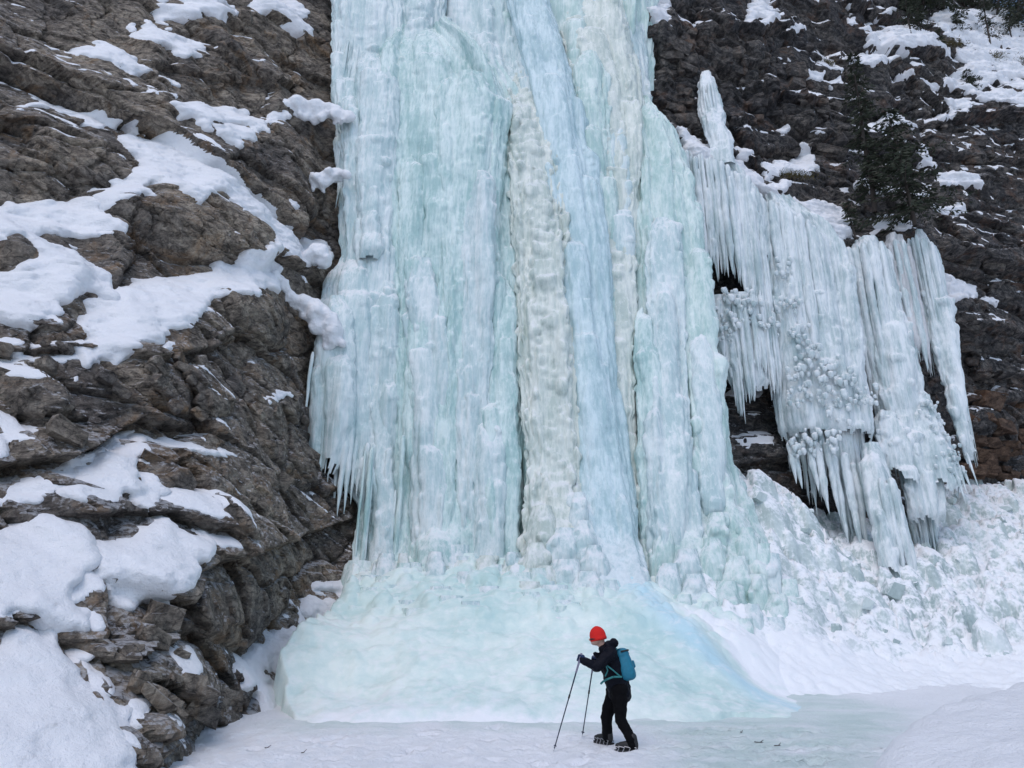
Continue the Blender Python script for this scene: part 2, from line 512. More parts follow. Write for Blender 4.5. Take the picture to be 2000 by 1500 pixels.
def snow_on(W, p, name='snow_patch', group=None):
    poly = p['poly']
    ls, z = W.hit(densify(poly), W.Hs)
    A = 0.5 * abs(np.sum(ls * np.roll(z, -1) - z * np.roll(ls, -1)))
    L = np.sum(np.hypot(ls - np.roll(ls, -1), z - np.roll(z, -1)))
    wid = max(0.06, 2 * A / L)
    pad = 0.35 + wid * 0.3
    wr, wc = window(W, ls, z, pad)
    up = 2 if W.res > 0.06 else 1
    ss = np.linspace(W.ss[wc][0], W.ss[wc][-1], (wc.stop - wc.start - 1) * up + 1)
    zz = np.linspace(W.zz[wr][0], W.zz[wr][-1], (wr.stop - wr.start - 1) * up + 1)
    S, Z = np.meshgrid(ss, zz); res = W.res / up
    jit = 0.2 * min(1, wid * 2.5)
    mk = poly_mask(ls, z, S + jit * fbm(S * 2.6, Z * 2.6, 5, 5, 0.65), Z + jit * fbm(S * 2.6, Z * 2.6, 15, 5, 0.65)).astype(float)
    if p.get('patchy'):
        mk = mk * (fbm(S * 1.1, Z * 1.9, 33, 5) > p['patchy'])
    sg = min(0.22, 0.34 * wid)
    n = max(1, int(sg / res / 1.2))
    m1 = blur(mk, n, n, 2); m2 = blur(mk, max(1, n // 3), max(1, n // 3), 1)
    sd = 0.6 * m1 + 0.4 * m2 - 0.36
    T = min(0.22, 0.44 * wid) * p.get('thick', 1.0)
    off = np.where(sd > 0, T * np.clip(sd / 0.64, 0, 1) ** 0.8 + 0.008, sd * 0.8)
    off = off + np.clip(sd * 4, 0, 1) * (0.09 * fbm(S * 1.6, Z * 2.6, 71, 4) * min(1, wid * 3) + 0.05 * fbm(S * 4, Z * 9, 72, 5, 0.6))
    hb = blur(W.H, int(0.10 / W.res), int(0.10 / W.res))
    hs = W.samp(S, Z, hb); hr = W.samp(S, Z)
    k = np.clip(sd * 5, 0, 1)
    h = hs * k + np.minimum(hs, hr) * (1 - k) + off
    o = grid_mesh(name, W.world(S, Z, h), M[p.get('mat', 'snow')], None, sd > -0.30)
    if o is not None:
        tag(o, p['label'], 'snow', group, None)
    return o

def finish_wall(W, name, mat, u0, u1, v1):
    V = W.world(W.S, W.Z, W.H)
    dep = V[..., 1] * CP + (V[..., 2] - CAMZ) * SP
    U = 1000 + FPX * V[..., 0] / dep; Vp = 750 - FPX * ((V[..., 2] - CAMZ) * CP - V[..., 1] * SP) / dep
    keep = (U > u0) & (U < u1) & (Vp > -260) & (Vp < v1)          # leave out what stays far outside any view or deep behind the ice
    o = grid_mesh(name, W.world(W.S, W.Z, W.H), mat, None, keep, smooth=False)
    return tag(o, kind='structure')

def dusting(W, label, thr, cover, u0, u1, seed, hi=0.0):
    """thin snow caught on the small ledges of the rock, too fine to count"""
    n = max(1, int(0.06 / W.res))
    hb = blur(W.H, n, n, 1)
    sl = -np.gradient(hb, W.res, axis=0)
    thr = thr - hi * np.clip((W.Z - 16) / 14, 0, 1) * np.clip((W.S - 10) / 8, 0, 1)
    sd_ = (sl > thr + 0.5 * fbm(W.S * 3, W.Z * 3, seed, 3)) & (fbm(W.S * 0.7, W.Z * 0.7, seed + 5, 4) + 0.4 * fbm(W.S * 4, W.Z * 4, seed + 6, 3) > cover)
    m = blur(sd_.astype(float), 1, 1, 1) - 0.42
    V = W.world(W.S, W.Z, hb + np.where(m > 0, 0.015 + 0.06 * m, 0.5 * m))
    dep = V[..., 1] * CP + (V[..., 2] - CAMZ) * SP
    U = 1000 + FPX * V[..., 0] / dep; Vp = 750 - FPX * ((V[..., 2] - CAMZ) * CP - V[..., 1] * SP) / dep
    o = grid_mesh('snow_dusting', V, M['snow'], None, (m > -0.32) & (U > u0) & (U < u1) & (Vp > -150) & (Vp < 1480))
    tag(o, label, 'snow', None, 'stuff')

# ---- left cliff -------------------------------------------------------------
LW = Wall((-6.0, 14.0), math.radians(55), -9.5, 14.5, -0.6, 27.5, 0.05, [
    (0,1490,8.6),(150,1490,9.0),(340,1480,10.2),(430,1430,12.6),(540,1375,14.8),(640,1200,18.2),(705,1130,19.8),(705,1000,20.7),
    (620,900,20.3),(620,700,20.9),(650,500,21.9),(660,300,22.7),(640,100,23.7),(640,-80,24.6),(0,1200,9.6),(200,1200,10.8),(400,1150,13.2),
    (0,1000,10.8),(300,1000,12.6),(500,1000,15.6),(0,700,13),(300,700,15),(500,700,17.8),(0,400,15.2),(300,400,17.3),(500,400,19.5),
    (0,100,17.8),(300,100,19.8),(500,100,22),(0,-80,19),(300,-80,21),(-200,1490,8),(-200,700,11.5),(-200,0,17),(800,1000,22),(800,400,24.5),(800,0,26.5)])

LEFT = [
 dict(poly=[(130,110),(158,93),(200,88),(245,100),(271,112),(256,119),(290,143),(262,152),(228,130),(182,116)], label='domed snow cap on the high dark ledge near the upper left corner'),
 dict(poly=[(301,38),(308,0),(320,-30),(440,-30),(444,0),(462,26),(427,42),(396,33),(371,42),(332,52)], label='snow at the top edge filling the gully high on the left cliff', patchy=-0.35),
 dict(poly=[(261,79),(287,38),(315,56),(350,66),(406,82),(409,89),(392,96),(399,108),(353,105),(350,93),(315,82),(280,86)], label='ragged snow tongue just below the gully high on the left cliff'),
 dict(poly=[(245,55),(258,44),(270,60),(256,65)], label='small snow lump left of the high gully on the left cliff'),
 dict(poly=[(490,10),(504,-8),(567,-8),(595,21),(599,37),(574,31),(560,23),(602,63),(607,84),(588,70),(560,45),(535,18),(504,26)], label='hook shaped snow ridge at the top edge nearest the waterfall'),
 dict(poly=[(311,208),(385,205),(465,210),(497,224),(528,241),(528,256),(500,259),(490,245),(455,241),(395,255),(371,245),(364,231),(340,238),(332,217)], label='long rounded snow ledge high on the left cliff below bare rubble rock'),
 dict(poly=[(400,259),(448,245),(486,255),(497,270),(462,280),(472,297),(441,287),(427,270)], label='crumbly snow hanging just beneath the long rounded high ledge'),
 dict(poly=[(525,231),(535,196),(574,186),(637,192),(682,214),(695,234),(658,231),(640,220),(588,217),(609,231),(612,245),(577,234),(546,231),(532,245)], label='snow cornice curling from the rock onto the upper edge of the waterfall', thick=1.2, lump=True),
 dict(poly=[(14,222),(42,210),(66,196),(84,194),(140,208),(182,219),(238,228),(266,245),(290,266),(256,262),(241,241),(186,245),(150,224),(105,210),(70,203)], label='thin snow line running down to the right from the left picture edge'),
 dict(poly=[(229,264),(245,261),(297,270),(346,259),(385,273),(430,297),(455,322),(480,350),(507,360),(532,385),(546,420),(574,455),(595,472),(630,462),(651,486),(648,504),(630,520),(595,515),(567,504),(525,497),(514,486),(521,455),(497,427),(462,410),(437,378),(402,378),(399,399),(350,371),(304,350),(280,350),(308,381),(266,378),(210,406),(175,385),(217,354),(262,336),(290,325),(283,311),(262,290)], label='biggest snow ramp on the left cliff, sweeping down to the waterfall edge'),
 dict(poly=[(-60,399),(0,399),(49,395),(140,388),(175,385),(210,406),(259,434),(210,458),(150,455),(115,451),(80,441),(84,469),(136,483),(186,520),(206,540),(224,571),(210,592),(189,581),(164,560),(133,595),(112,616),(112,637),(63,644),(45,643),(80,627),(52,620),(0,622),(-60,622),(-60,545),(0,540),(40,530),(66,512),(62,480),(40,466),(0,475),(-60,480)], label='wide snowfield around a dark rock hollow at the left picture edge'),
 dict(poly=[(224,567),(252,560),(280,546),(315,540),(385,536),(420,525),(465,501),(507,492),(518,494),(532,522),(550,546),(546,578),(518,560),(500,581),(455,578),(451,564),(420,571),(402,606),(360,610),(381,616),(381,641),(340,637),(322,662),(297,662),(273,669),(280,679),(245,676),(252,686),(290,702),(259,700),(238,690),(248,714),(210,700),(196,707),(168,711),(150,693),(138,669),(147,658),(196,683),(182,651),(164,644),(161,620),(175,610),(168,585),(196,585),(224,588)], label='broad ragged snow shelf in the middle of the left cliff'),
 dict(poly=[(539,525),(550,550),(574,578),(595,581),(609,574),(647,588),(675,634),(679,676),(647,662),(619,655),(609,630),(588,602),(560,578)], label='snow strip ending in a cap on the left hanging ice skirt', thick=1.2, lump=True),
 dict(poly=[(19,690),(42,681),(70,686),(94,700),(108,709),(80,704),(42,697)], label='small snow crescent on a knob near the left picture edge'),
 dict(poly=[(329,669),(340,660),(350,665),(346,683),(332,679)], label='snow dab right under the broad ragged middle shelf'),
 dict(poly=[(145,746),(161,725),(168,732),(154,755)], label='tiny snow dab left of the ochre stained rock'),
 dict(poly=[(504,767),(521,777),(549,760),(588,770),(546,777),(525,793),(511,781)], label='small winged snow patch on bare rock beside the hanging icicles'),
 dict(poly=[(315,835),(308,847),(350,854),(420,877),(451,900),(416,886),(395,896),(367,875),(325,861),(297,868),(287,882),(308,896),(287,900),(276,917),(266,931),(276,942),(336,944),(325,966),(297,998),(273,970),(252,956),(217,984),(175,987),(122,973),(115,963),(157,938),(196,900),(224,865),(262,847)], label='forked snow patch pointing up right on the lower left cliff'),
 dict(poly=[(-60,965),(0,950),(60,930),(150,905),(262,835),(310,822),(262,850),(200,895),(157,938),(115,963),(60,985),(-60,990)], label='thin grey snow on the slab at the left edge beside the forked patch', thick=0.35),
 dict(poly=[(353,970),(378,959),(406,945),(399,959),(371,980),(357,977)], label='short slanting snow streak just right of the forked patch'),
 dict(poly=[(-60,1040),(0,1036),(63,1008),(105,999),(140,1011),(178,1050),(168,1064),(182,1095),(160,1115),(150,1137),(140,1170),(150,1190),(205,1190),(205,1210),(160,1225),(185,1240),(140,1245),(110,1230),(85,1200),(60,1212),(-60,1200)], label='bumpy snow mound at the left edge under the lower rock band'),
 dict(poly=[(175,1057),(224,1043),(297,1029),(315,1015),(336,1025),(378,1040),(425,1045),(420,1075),(388,1099),(371,1148),(332,1155),(318,1172),(290,1181),(252,1186),(231,1176),(210,1155),(189,1134),(160,1110)], label='thick smooth snow slab with a rounded front hanging over brown rock', thick=1.15),
 dict(poly=[(-80,1260),(0,1260),(70,1215),(88,1204),(116,1208),(112,1225),(116,1253),(140,1285),(168,1316),(210,1348),(245,1369),(290,1379),(290,1390),(273,1407),(252,1432),(231,1435),(207,1428),(224,1453),(266,1467),(285,1500),(290,1560),(-80,1560)], label='large snow drift in the lower left corner in front of the rock', thick=0.9),
 dict(poly=[(326,1176),(350,1172),(353,1197),(336,1218),(315,1239),(329,1215)], label='little snow chute below the thick smooth slab'),
 dict(poly=[(150,1272),(200,1274),(201,1288),(175,1293),(150,1288)], label='oblong snow dab just above the lower left drift'),
 dict(poly=[(200,1291),(217,1288),(217,1299),(207,1304)], label='tiny snow dab right of the oblong one above the lower left drift'),
 dict(poly=[(399,1291),(437,1302),(465,1298),(480,1277),(518,1263),(518,1239),(567,1221),(591,1180),(609,1137),(647,1134),(700,1137),(705,1176),(665,1207),(640,1260),(600,1300),(600,1400),(590,1440),(455,1425),(483,1400),(507,1358),(504,1347),(465,1347),(455,1365),(451,1347),(465,1316),(437,1319)], label='snow filling the gap between the left cliff foot and the ice apron', patchy=-0.22, thick=0.7),
 dict(poly=[(588,329),(605,340),(620,348),(632,330),(660,320),(677,328),(675,346),(648,352),(640,368),(622,374),(612,352)], label='snow lump stuck to the upper left edge of the waterfall', thick=1.2, lump=True),
 dict(poly=[(577,382),(595,392),(602,400),(592,405),(580,392)], label='small snow dab left of the waterfall above the big ramp end'),
 dict(poly=[(312,143),(330,150),(357,166),(340,170),(316,160)], label='small sloping snow dab under the ragged tongue high on the left'),
 dict(poly=[(318,185),(343,190),(340,197),(320,200)], label='small flat snow dab just above the long rounded high ledge'),
 dict(poly=[(282,175),(298,178),(301,190),(290,196),(283,186)], label='speckled snow dab left above the long rounded high ledge'),
 dict(poly=[(575,541),(592,540),(596,552),(585,560)], label='tiny snow dab on the rock knob between ramp end and ice skirt'),
]
ledges(LW, LEFT)
bulges(LW, [(390,440,130,75,0.55),(500,612,60,50,0.5),(95,270,110,60,0.4),(170,300,90,60,0.35),(440,1110,120,160,0.4),(330,1330,90,110,0.45),
            (300,740,140,60,0.35),(70,760,60,60,0.4),(560,820,70,120,0.35),(290,1440,60,50,0.35),(480,140,90,80,0.35),(560,330,60,120,0.3),(30,500,40,40,0.2),(150,900,130,60,0.3),(240,430,60,40,0.3)])
overhangs(LW, [([(-80,90),(120,190),(300,262),(430,330),(520,400),(600,470)],0.8,1.3), ([(-80,250),(80,235),(200,275)],0.3,0.7), ([(-80,700),(150,680),(330,700),(480,660)],0.3,0.8),
               ([(-80,930),(150,890),(290,815),(400,840)],0.5,0.9), ([(60,1010),(200,1010),(330,1000),(480,1060)],0.3,0.6), ([(380,1120),(560,1060),(700,1010)],0.35,0.9),
               ([(120,1260),(260,1290),(400,1230)],0.3,0.5), ([(420,480),(560,520),(640,560)],0.3,0.6), ([(250,120),(420,150),(600,170)],0.3,0.7),([(-80,1240),(60,1222),(180,1190)],0.25,0.5)])
LW.Hs = blur(LW.H, int(0.15 / LW.res))
ca, sa = math.cos(0.5), math.sin(0.5)
S2, Z2 = LW.S * ca - LW.Z * sa, LW.S * sa + LW.Z * ca
S2 = S2 + 0.12 * fbm(LW.S * 0.8, LW.Z * 0.8, 61, 3); Z2 = Z2 + 0.12 * fbm(LW.S * 0.8, LW.Z * 0.8, 62, 3)
LW.H = LW.H + 0.46 * facets(S2 / 2.5, Z2 / 1.3, 3, 1.5, 0.9, 0.35) + 0.13 * facets(S2 / 0.9, Z2 / 0.5, 4, 1.4, 0.9, 0.3) \
     + 0.045 * facets(S2 / 0.32, Z2 / 0.2, 5, 1.3, 0.9) + 0.03 * fbm(LW.S * 3, LW.Z * 3, 6, 4)
finish_wall(LW, 'cliff_left', M['rock_l'], -350, 830, 1750)
dusting(LW, 'thin snow dusting caught in the cracks of the left cliff', 1.0, 0.12, -200, 720, 91)
for p in LEFT:
    if not p.get('lump'): snow_on(LW, p, 'snow_patch', 'snow lying on the left cliff')

# ---- right cliff ------------------------------------------------------------
RW = Wall((0.0, 25.0), 0.0, 2.5, 36.0, 0.0, 58.0, 0.085, [
    (1200,50,26.2),(1280,50,25.6),(1300,300,24.9),(1200,500,24.5),(1200,900,23.5),(1500,300,27),(1500,0,29.5),(1700,-80,36),(1700,0,34),(1700,250,30.5),(1690,440,26.6),(1900,0,43),(1900,-80,46),(2000,100,39),(2100,0,44),
    (1900,300,33),(2000,300,33.5),(2100,300,34),(1900,550,29.5),(2000,900,29.5),(2100,900,30.5),(1850,800,28.2),(1600,800,26.2),(1500,850,24.6),(1650,1050,25.2),(1850,1050,27.0),
    (1340,275,24.2),(1430,320,24.6),(1500,375,25.0),(1600,430,25.6),(1400,600,25.5),(2060,-60,47),(2200,-60,49),(1780,460,26.4),(1830,500,27.5),(1400,150,27.3),(1300,-80,27.5)])
RIGHT = [
 dict(poly=[(1190,-20),(1240,-20),(1295,-10),(1318,15),(1288,22),(1306,38),(1299,52),(1276,49),(1272,34),(1250,26),(1215,10)], label='snow capping the rock at the top right corner of the waterfall'),
 dict(poly=[(1460,11),(1475,-10),(1509,-10),(1524,30),(1512,43),(1490,58),(1475,49),(1458,43)], label='lumpy snow cluster at the top edge on dark rock right of the waterfall', patchy=-0.4),
 dict(poly=[(1651,11),(1674,6),(1681,9),(1659,17)], label='short snow line at the top edge above the tall dark spruce'),
 dict(poly=[(1711,21),(1741,13),(1758,22),(1715,28)], label='snow cap on a black overhang near the top edge'),
 dict(poly=[(1651,41),(1670,39),(1670,49),(1655,50)], label='single snow blob on the rock step above the tall dark spruce'),
 dict(poly=[(1542,54),(1572,51),(1576,58),(1550,61)], label='thin snow line on a brown block high on the right cliff'),
 dict(poly=[(1678,58),(1711,64),(1756,47),(1790,56),(1812,64),(1835,86),(1850,98),(1858,109),(1835,96),(1805,88),(1768,98),(1738,99),(1696,94),(1681,90),(1700,75)], label='smooth snow terrace over the large dark cave-like overhang'),
 dict(poly=[(1816,30),(1888,15),(2000,22),(2080,22),(2080,190),(2000,190),(1951,150),(1902,188),(1872,176),(1842,172),(1835,165),(1865,142),(1888,124),(1865,116),(1865,98),(1895,86),(1850,75),(1835,60)], label='patchy snow slope with little trees in the upper right corner', patchy=-0.42),
 dict(poly=[(1681,101),(1719,109),(1754,124),(1730,133),(1692,139),(1662,131),(1644,120)], label='snow shelf directly behind the top of the tall dark spruce'),
 dict(poly=[(1576,120),(1610,120),(1644,131),(1640,139),(1617,137),(1595,124)], label='upper of two snow strips left of the tall spruce top'),
 dict(poly=[(1561,141),(1587,141),(1614,148),(1610,157),(1576,150)], label='lower of two snow strips left of the tall spruce top'),
 dict(poly=[(1616,161),(1640,146),(1647,154),(1625,168)], label='snow wedge touching the tall spruce on its left side'),
 dict(poly=[(1505,120),(1527,114),(1541,124),(1520,122)], label='small snow line on a bare ledge in the middle of the right cliff'),
 dict(poly=[(1745,157),(1771,135),(1792,141),(1767,154)], label='forked snow streak below the dark overhang'),
 dict(poly=[(1799,148),(1824,157),(1846,176),(1827,172),(1809,161)], label='snow band slanting down right below the dark overhang'),
 dict(poly=[(1835,199),(1887,195),(1904,204),(1887,212),(1850,212)], label='upper of two flat snow ledges under the corner slope'),
 dict(poly=[(1820,232),(1850,217),(1895,217),(1884,229),(1827,240)], label='lower of two flat snow ledges under the corner slope'),
 dict(poly=[(1902,184),(1944,176),(2000,191),(2050,200),(2000,205),(1951,200),(1910,196)], label='long snow ledge at the right picture edge below the corner slope'),
 dict(poly=[(1681,255),(1726,225),(1760,217),(1786,259),(1756,247),(1719,259)], label='peaked snow patch behind the crown of the bushy spruce'),
 dict(poly=[(1662,360),(1692,349),(1749,371),(1782,371),(1809,386),(1794,395),(1764,377),(1719,377),(1681,364)], label='snow band crossing behind the foot of the bushy spruce'),
 dict(poly=[(1786,292),(1809,292),(1831,326),(1812,322),(1790,315)], label='snow patch at the right side of the bushy spruce crown'),
 dict(poly=[(1827,337),(1884,341),(1917,352),(1914,371),(1880,362),(1835,364)], label='snow on a jutting ledge right of the bushy spruce'),
 dict(poly=[(1820,401),(1846,409),(1872,403),(1884,416),(1850,420)], label='wavy snow line on a ledge below right of the bushy spruce'),
 dict(poly=[(1486,326),(1535,315),(1561,300),(1557,281),(1584,289),(1593,304),(1587,319),(1599,334),(1569,345),(1539,337),(1494,352)], label='boot shaped snow patch on the mossy ledge above the icicle curtains'),
 dict(poly=[(1497,360),(1527,352),(1550,360),(1535,375),(1512,371)], label='rounded snow patch just under the boot shaped one'),
 dict(poly=[(1512,255),(1535,247),(1546,259),(1527,266)], label='left of two small snow dabs above the boot shaped patch'),
 dict(poly=[(1576,262),(1599,257),(1614,266),(1595,271)], label='right of two small snow dabs above the boot shaped patch'),
 dict(poly=[(1437,277),(1460,285),(1473,300),(1456,309),(1445,297)], label='snow lump at the foot of the slim ice pillar'),
 dict(poly=[(1835,529),(1869,536),(1902,559),(1910,581),(1959,589),(1944,597),(1895,576),(1857,589),(1846,566)], label='snow streak on the rock right of the outermost icicle curtain'),
 dict(poly=[(1321,250),(1381,277),(1430,297),(1460,322),(1490,352),(1535,390),(1625,405),(1666,420),(1662,457),(1644,480),(1606,448),(1550,428),(1512,388),(1475,366),(1430,342),(1381,328),(1332,300)], label='long snow slope along the top of the icicle curtains', thick=1.2),
 dict(poly=[(1700,420),(1745,415),(1790,440),(1760,452),(1720,445)], label='snow strip at the foot of the bushy spruce over the ice'),
]
ledges(RW, RIGHT, 0.8)
bulges(RW, [(1790,130,55,40,0.6),(1540,200,60,60,0.5),(1430,90,70,60,0.5),(1900,320,90,70,0.5),(1600,230,60,40,0.5),(1950,480,90,60,0.5),(1920,640,70,50,0.4),(1930,830,60,60,0.4),(1330,120,40,70,0.4),(1480,160,40,60,0.4)])
overhangs(RW, [([(1640,10),(1700,30),(1760,40)],0.7,0.8), ([(1680,98),(1760,102),(1850,112)],0.55,1.0), ([(1500,190),(1600,200),(1700,210)],0.4,0.7), ([(1780,175),(1850,240),(1950,235),(2080,240)],0.6,1.0),
               ([(1640,280),(1760,300),(1900,310),(2060,330)],0.4,0.9), ([(1830,500),(1920,520),(2080,560)],0.7,1.0), ([(1860,640),(2080,680)],0.4,0.8), ([(1880,780),(2080,800)],0.4,0.7),([(1380,60),(1560,80)],0.4,0.8),
               ([(1290,230),(1360,255),(1480,240)],0.3,0.7)])
RW.Hs = blur(RW.H, int(0.2 / RW.res))
Xr = RW.S + 0.25 * fbm(RW.S * 0.5, RW.Z * 0.5, 81, 3); Zr = RW.Z - 0.10 * RW.S + 0.3 * fbm(RW.S * 0.25, RW.Z * 0.25, 82, 2)
RW.H = RW.H + 0.55 * facets(Xr / 3.4, Zr / 1.2, 13, 1.0, 1.0, 0.2) + 0.26 * facets(Xr / 1.5, Zr / 0.45, 14, 1.0, 1.1, 0.2) \
     + 0.07 * facets(Xr / 0.6, Zr / 0.22, 15, 1.0, 1.0) + 0.03 * fbm(RW.S * 2, RW.Z * 2, 16, 4)
finish_wall(RW, 'cliff_right', M['rock_r'], 1120, 2350, 1180)
dusting(RW, 'thin snow dusting on the small ledges of the right cliff', 0.70, -0.1, 1250, 2150, 95, 0.35)
for p in RIGHT:
    snow_on(RW, p, 'snow_patch', 'snow lying on the right cliff')

# ------------------------------------------------------------------ ground, apron, rubble slope
def ground_z(x, y):
    z = 0.085 * np.clip(y - 11.0, 0, 6) + 0.02 * np.clip(y - 17, 0, 100)
    z = z - 0.07 * np.clip(9.5 - y, 0, 12) * 0.35
    z = z + 0.05 * fbm(x * 0.35, y * 0.35, 201, 3) + 0.018 * fbm(x * 1.7, y * 1.7, 202, 4)
    # trodden, lumpy path snow
    z = z + 0.05 * np.abs(fbm(x * 2.6, y * 2.6, 203, 4)) * np.clip((14 - y) / 3, 0, 1)
    return z

PR = np.random.default_rng(61)
PRINTS = []                                               # boot prints: the walker's own trail and older ones
for k in range(16):
    PRINTS.append((1.95 + 0.36 * k, 11.15 + 0.16 * (k % 2) - 0.02 * k + PR.normal(0, .04), math.pi + PR.normal(0, .12)))
for k in range(70):
    PRINTS.append((PR.uniform(-3.5, 4.5), PR.uniform(9.4, 12.6), PR.choice([0, math.pi]) + PR.normal(0, .35)))
def print_z(x, y):
    z = np.zeros(np.broadcast(x, y).shape)
    for px, py, an in PRINTS:
        m = (np.abs(x - px) < .4) & (np.abs(y - py) < .4)
        if not m.any(): continue
        dx, dy = x[m] - px, y[m] - py
        q = ((dx * math.cos(an) + dy * math.sin(an)) / .17) ** 2 + ((-dx * math.sin(an) + dy * math.cos(an)) / .075) ** 2
        z[m] += -0.065 * np.exp(-q ** 2) + 0.018 * np.exp(-((q - 1.9) / .8) ** 2)
    return z

gx = np.concatenate([[-400, -150, -60, -30, -18], np.arange(-12, -5, 0.2), np.arange(-5, 7.5, 0.045), np.arange(7.5, 12, 0.2), [18, 30, 60, 150, 400]])
gy = np.concatenate([[-200, -60, -20, -6, 0, 4], np.arange(7, 9, 0.1), np.arange(9, 13.5, 0.045), np.arange(13.5, 18.01, 0.09), [22, 30, 50, 120, 400]])
GX, GY = np.meshgrid(gx, gy)
GZ = ground_z(GX, GY) + print_z(GX, GY) + 0.02 * fbm(GX * 4.5, GY * 4.5, 209, 4) * np.clip((14 - GY) / 2, 0, 1)
far = (np.abs(GX) > 14) | (GY > 19) | (GY < 5)
GZ = np.where(far, -0.5, GZ)
icepx = [(1190,1345),(1330,1300),(1480,1345),(1600,1350),(1700,1372),(1790,1390),(1740,1440),(1690,1500),(1680,1600),(1330,1600),(1330,1500),(1290,1440),(1200,1405)]
ig = []
for (u, v) in icepx:
    a, dy, dz = ray(u, v)
    ys = np.arange(7.0, 17.6, 0.03); t = ys / dy
    d_ = CAMZ + dz * t - ground_z(a * t, ys)
    k = int((d_ < 0).argmax()) if (d_ < 0).any() else len(ys) - 1
    ig.append((a * t[k], ys[k]))
ig = np.array(ig)
icem = poly_mask(ig[:, 0], ig[:, 1], GX + 0.5 * fbm(GX * 0.8, GY * 1.6, 205, 3), GY + 0.5 * fbm(GX * 0.8, GY * 1.6, 206, 3)).astype(float)
icem = blur(icem, 6) * np.clip(0.85 + 0.7 * fbm(GX * 1.2, GY * 2.4, 207, 5), 0, 1)
toe = np.clip((GY - 11.9) / 1.0, 0, 1) * np.clip((GX + 4.2) / 1.0, 0, 1) * np.clip((6 - GX) / 1.0, 0, 1)
icem = np.maximum(icem, 0.8 * toe * np.clip(0.6 + 1.1 * fbm(GX * 1.1, GY * 2.2, 208, 5), 0, 1))
tag(grid_mesh('ground', np.stack([GX, GY, GZ], -1), M['ground'], attr={'ice': icem}), kind='structure')

# foreground snow bank, lower right
bx_ = np.arange(1.2, 9.0, 0.05); by_ = np.arange(3.0, 11.0, 0.05)
BX, BY = np.meshgrid(bx_, by_)
crest = np.array([(1655,1540,6.3),(1685,1482,6.7),(1720,1428,7.2),(1765,1390,7.6),(1810,1370,7.8),(1900,1348,8.0),(2000,1322,8.1),(2200,1280,8.3)], float)
cpt = at(crest[:, 0], crest[:, 1], crest[:, 2])
ridge_y = np.interp(BX, cpt[:, 0], cpt[:, 1]); ridge_z = np.interp(BX, cpt[:, 0], cpt[:, 2])
BZ = np.where(BY < ridge_y, ridge_z - 0.10 * (ridge_y - BY), ridge_z - 1.2 * (BY - ridge_y) - 0.25 * (1 - np.exp(-(BY - ridge_y) * 4)))
BZ = blur(BZ, 3) + 0.030 * fbm(BX * 1.3 + BY, BY * 1.3, 211, 3) + 0.014 * fbm(BX * 5, BY * 5, 212, 3)
lump = fbm(BX * 3.0, BY * 3.0, 213, 3) * np.exp(-((BY - ridge_y) / 0.35) ** 2)
BZ = BZ + 0.05 * lump
BZ = np.where(BX < cpt[0, 0], BZ - 0.9 * (cpt[0, 0] - BX), BZ)
tag(grid_mesh('snow_bank', np.stack([BX, BY, np.maximum(BZ, -0.6)], -1), M['snow_dirty']), kind='structure')

# ------------------------------------------------------------------ ice building blocks
def bump_splat(H, ri, ci, rr, rc, amp, low=1.0):
    """rounded knob; rr/rc radii in cells, low > 1 draws it out downwards (rows ascend with height)"""
    r0, r1 = max(0, int(ri - rr * low)), min(H.shape[0], int(ri + rr) + 2)
    c0, c1 = max(0, int(ci - rc)), min(H.shape[1], int(ci + rc) + 2)
    if r1 - r0 < 1 or c1 - c0 < 1: return
    dr = (np.arange(r0, r1) - ri) / rr; dr = np.where(dr < 0, dr / low, dr)
    dc = (np.arange(c0, c1) - ci) / rc
    q = 1 - dr[:, None] ** 2 - dc[None] ** 2
    b = H[min(max(int(ri), 0), H.shape[0] - 1), min(max(int(ci), 0), H.shape[1] - 1)]
    W_ = H[r0:r1, c0:c1]
    np.maximum(W_, np.where(q > 0, b * 0.6 + W_ * 0.4 + amp * np.sqrt(np.clip(q, 0, 1)) , W_), out=W_)

def rib_splat(H, ctop, rtop, rbot, rad, amp, drift):
    """drip / fluted rib: runs from row rtop down to row rbot; rad in cells (columns), per row array wcol"""
    r0, r1 = max(0, int(rbot)), min(H.shape[0], int(rtop) + 1)
    if r1 - r0 < 3: return
    rows = np.arange(r0, r1); t = (rtop - rows) / max(1.0, rtop - rbot)
    prof = np.sqrt(np.clip(t / 0.05, 0, 1)) * np.clip((1 - t) / 0.35, 0, 1) ** 0.6
    cen = ctop + drift[r0:r1]
    mx = rad * 1.1
    c0, c1 = max(0, int(cen.min() - mx)), min(H.shape[1], int(cen.max() + mx) + 2)
    if c1 - c0 < 2: return
    q = (np.arange(c0, c1)[None] - cen[:, None]) / np.maximum(rad * (0.4 + 0.6 * prof[:, None]), 0.3)
    add = amp * prof[:, None] * np.sqrt(np.clip(1 - q * q, 0, 1))
    W_ = H[r0:r1, c0:c1]
    ci = np.clip(cen.astype(int) - c0, 0, c1 - c0 - 1)
    b = W_[np.arange(r1 - r0), ci][:, None]
    np.maximum(W_, np.where(add > 0, 0.5 * b + 0.5 * W_ + add, W_), out=W_)

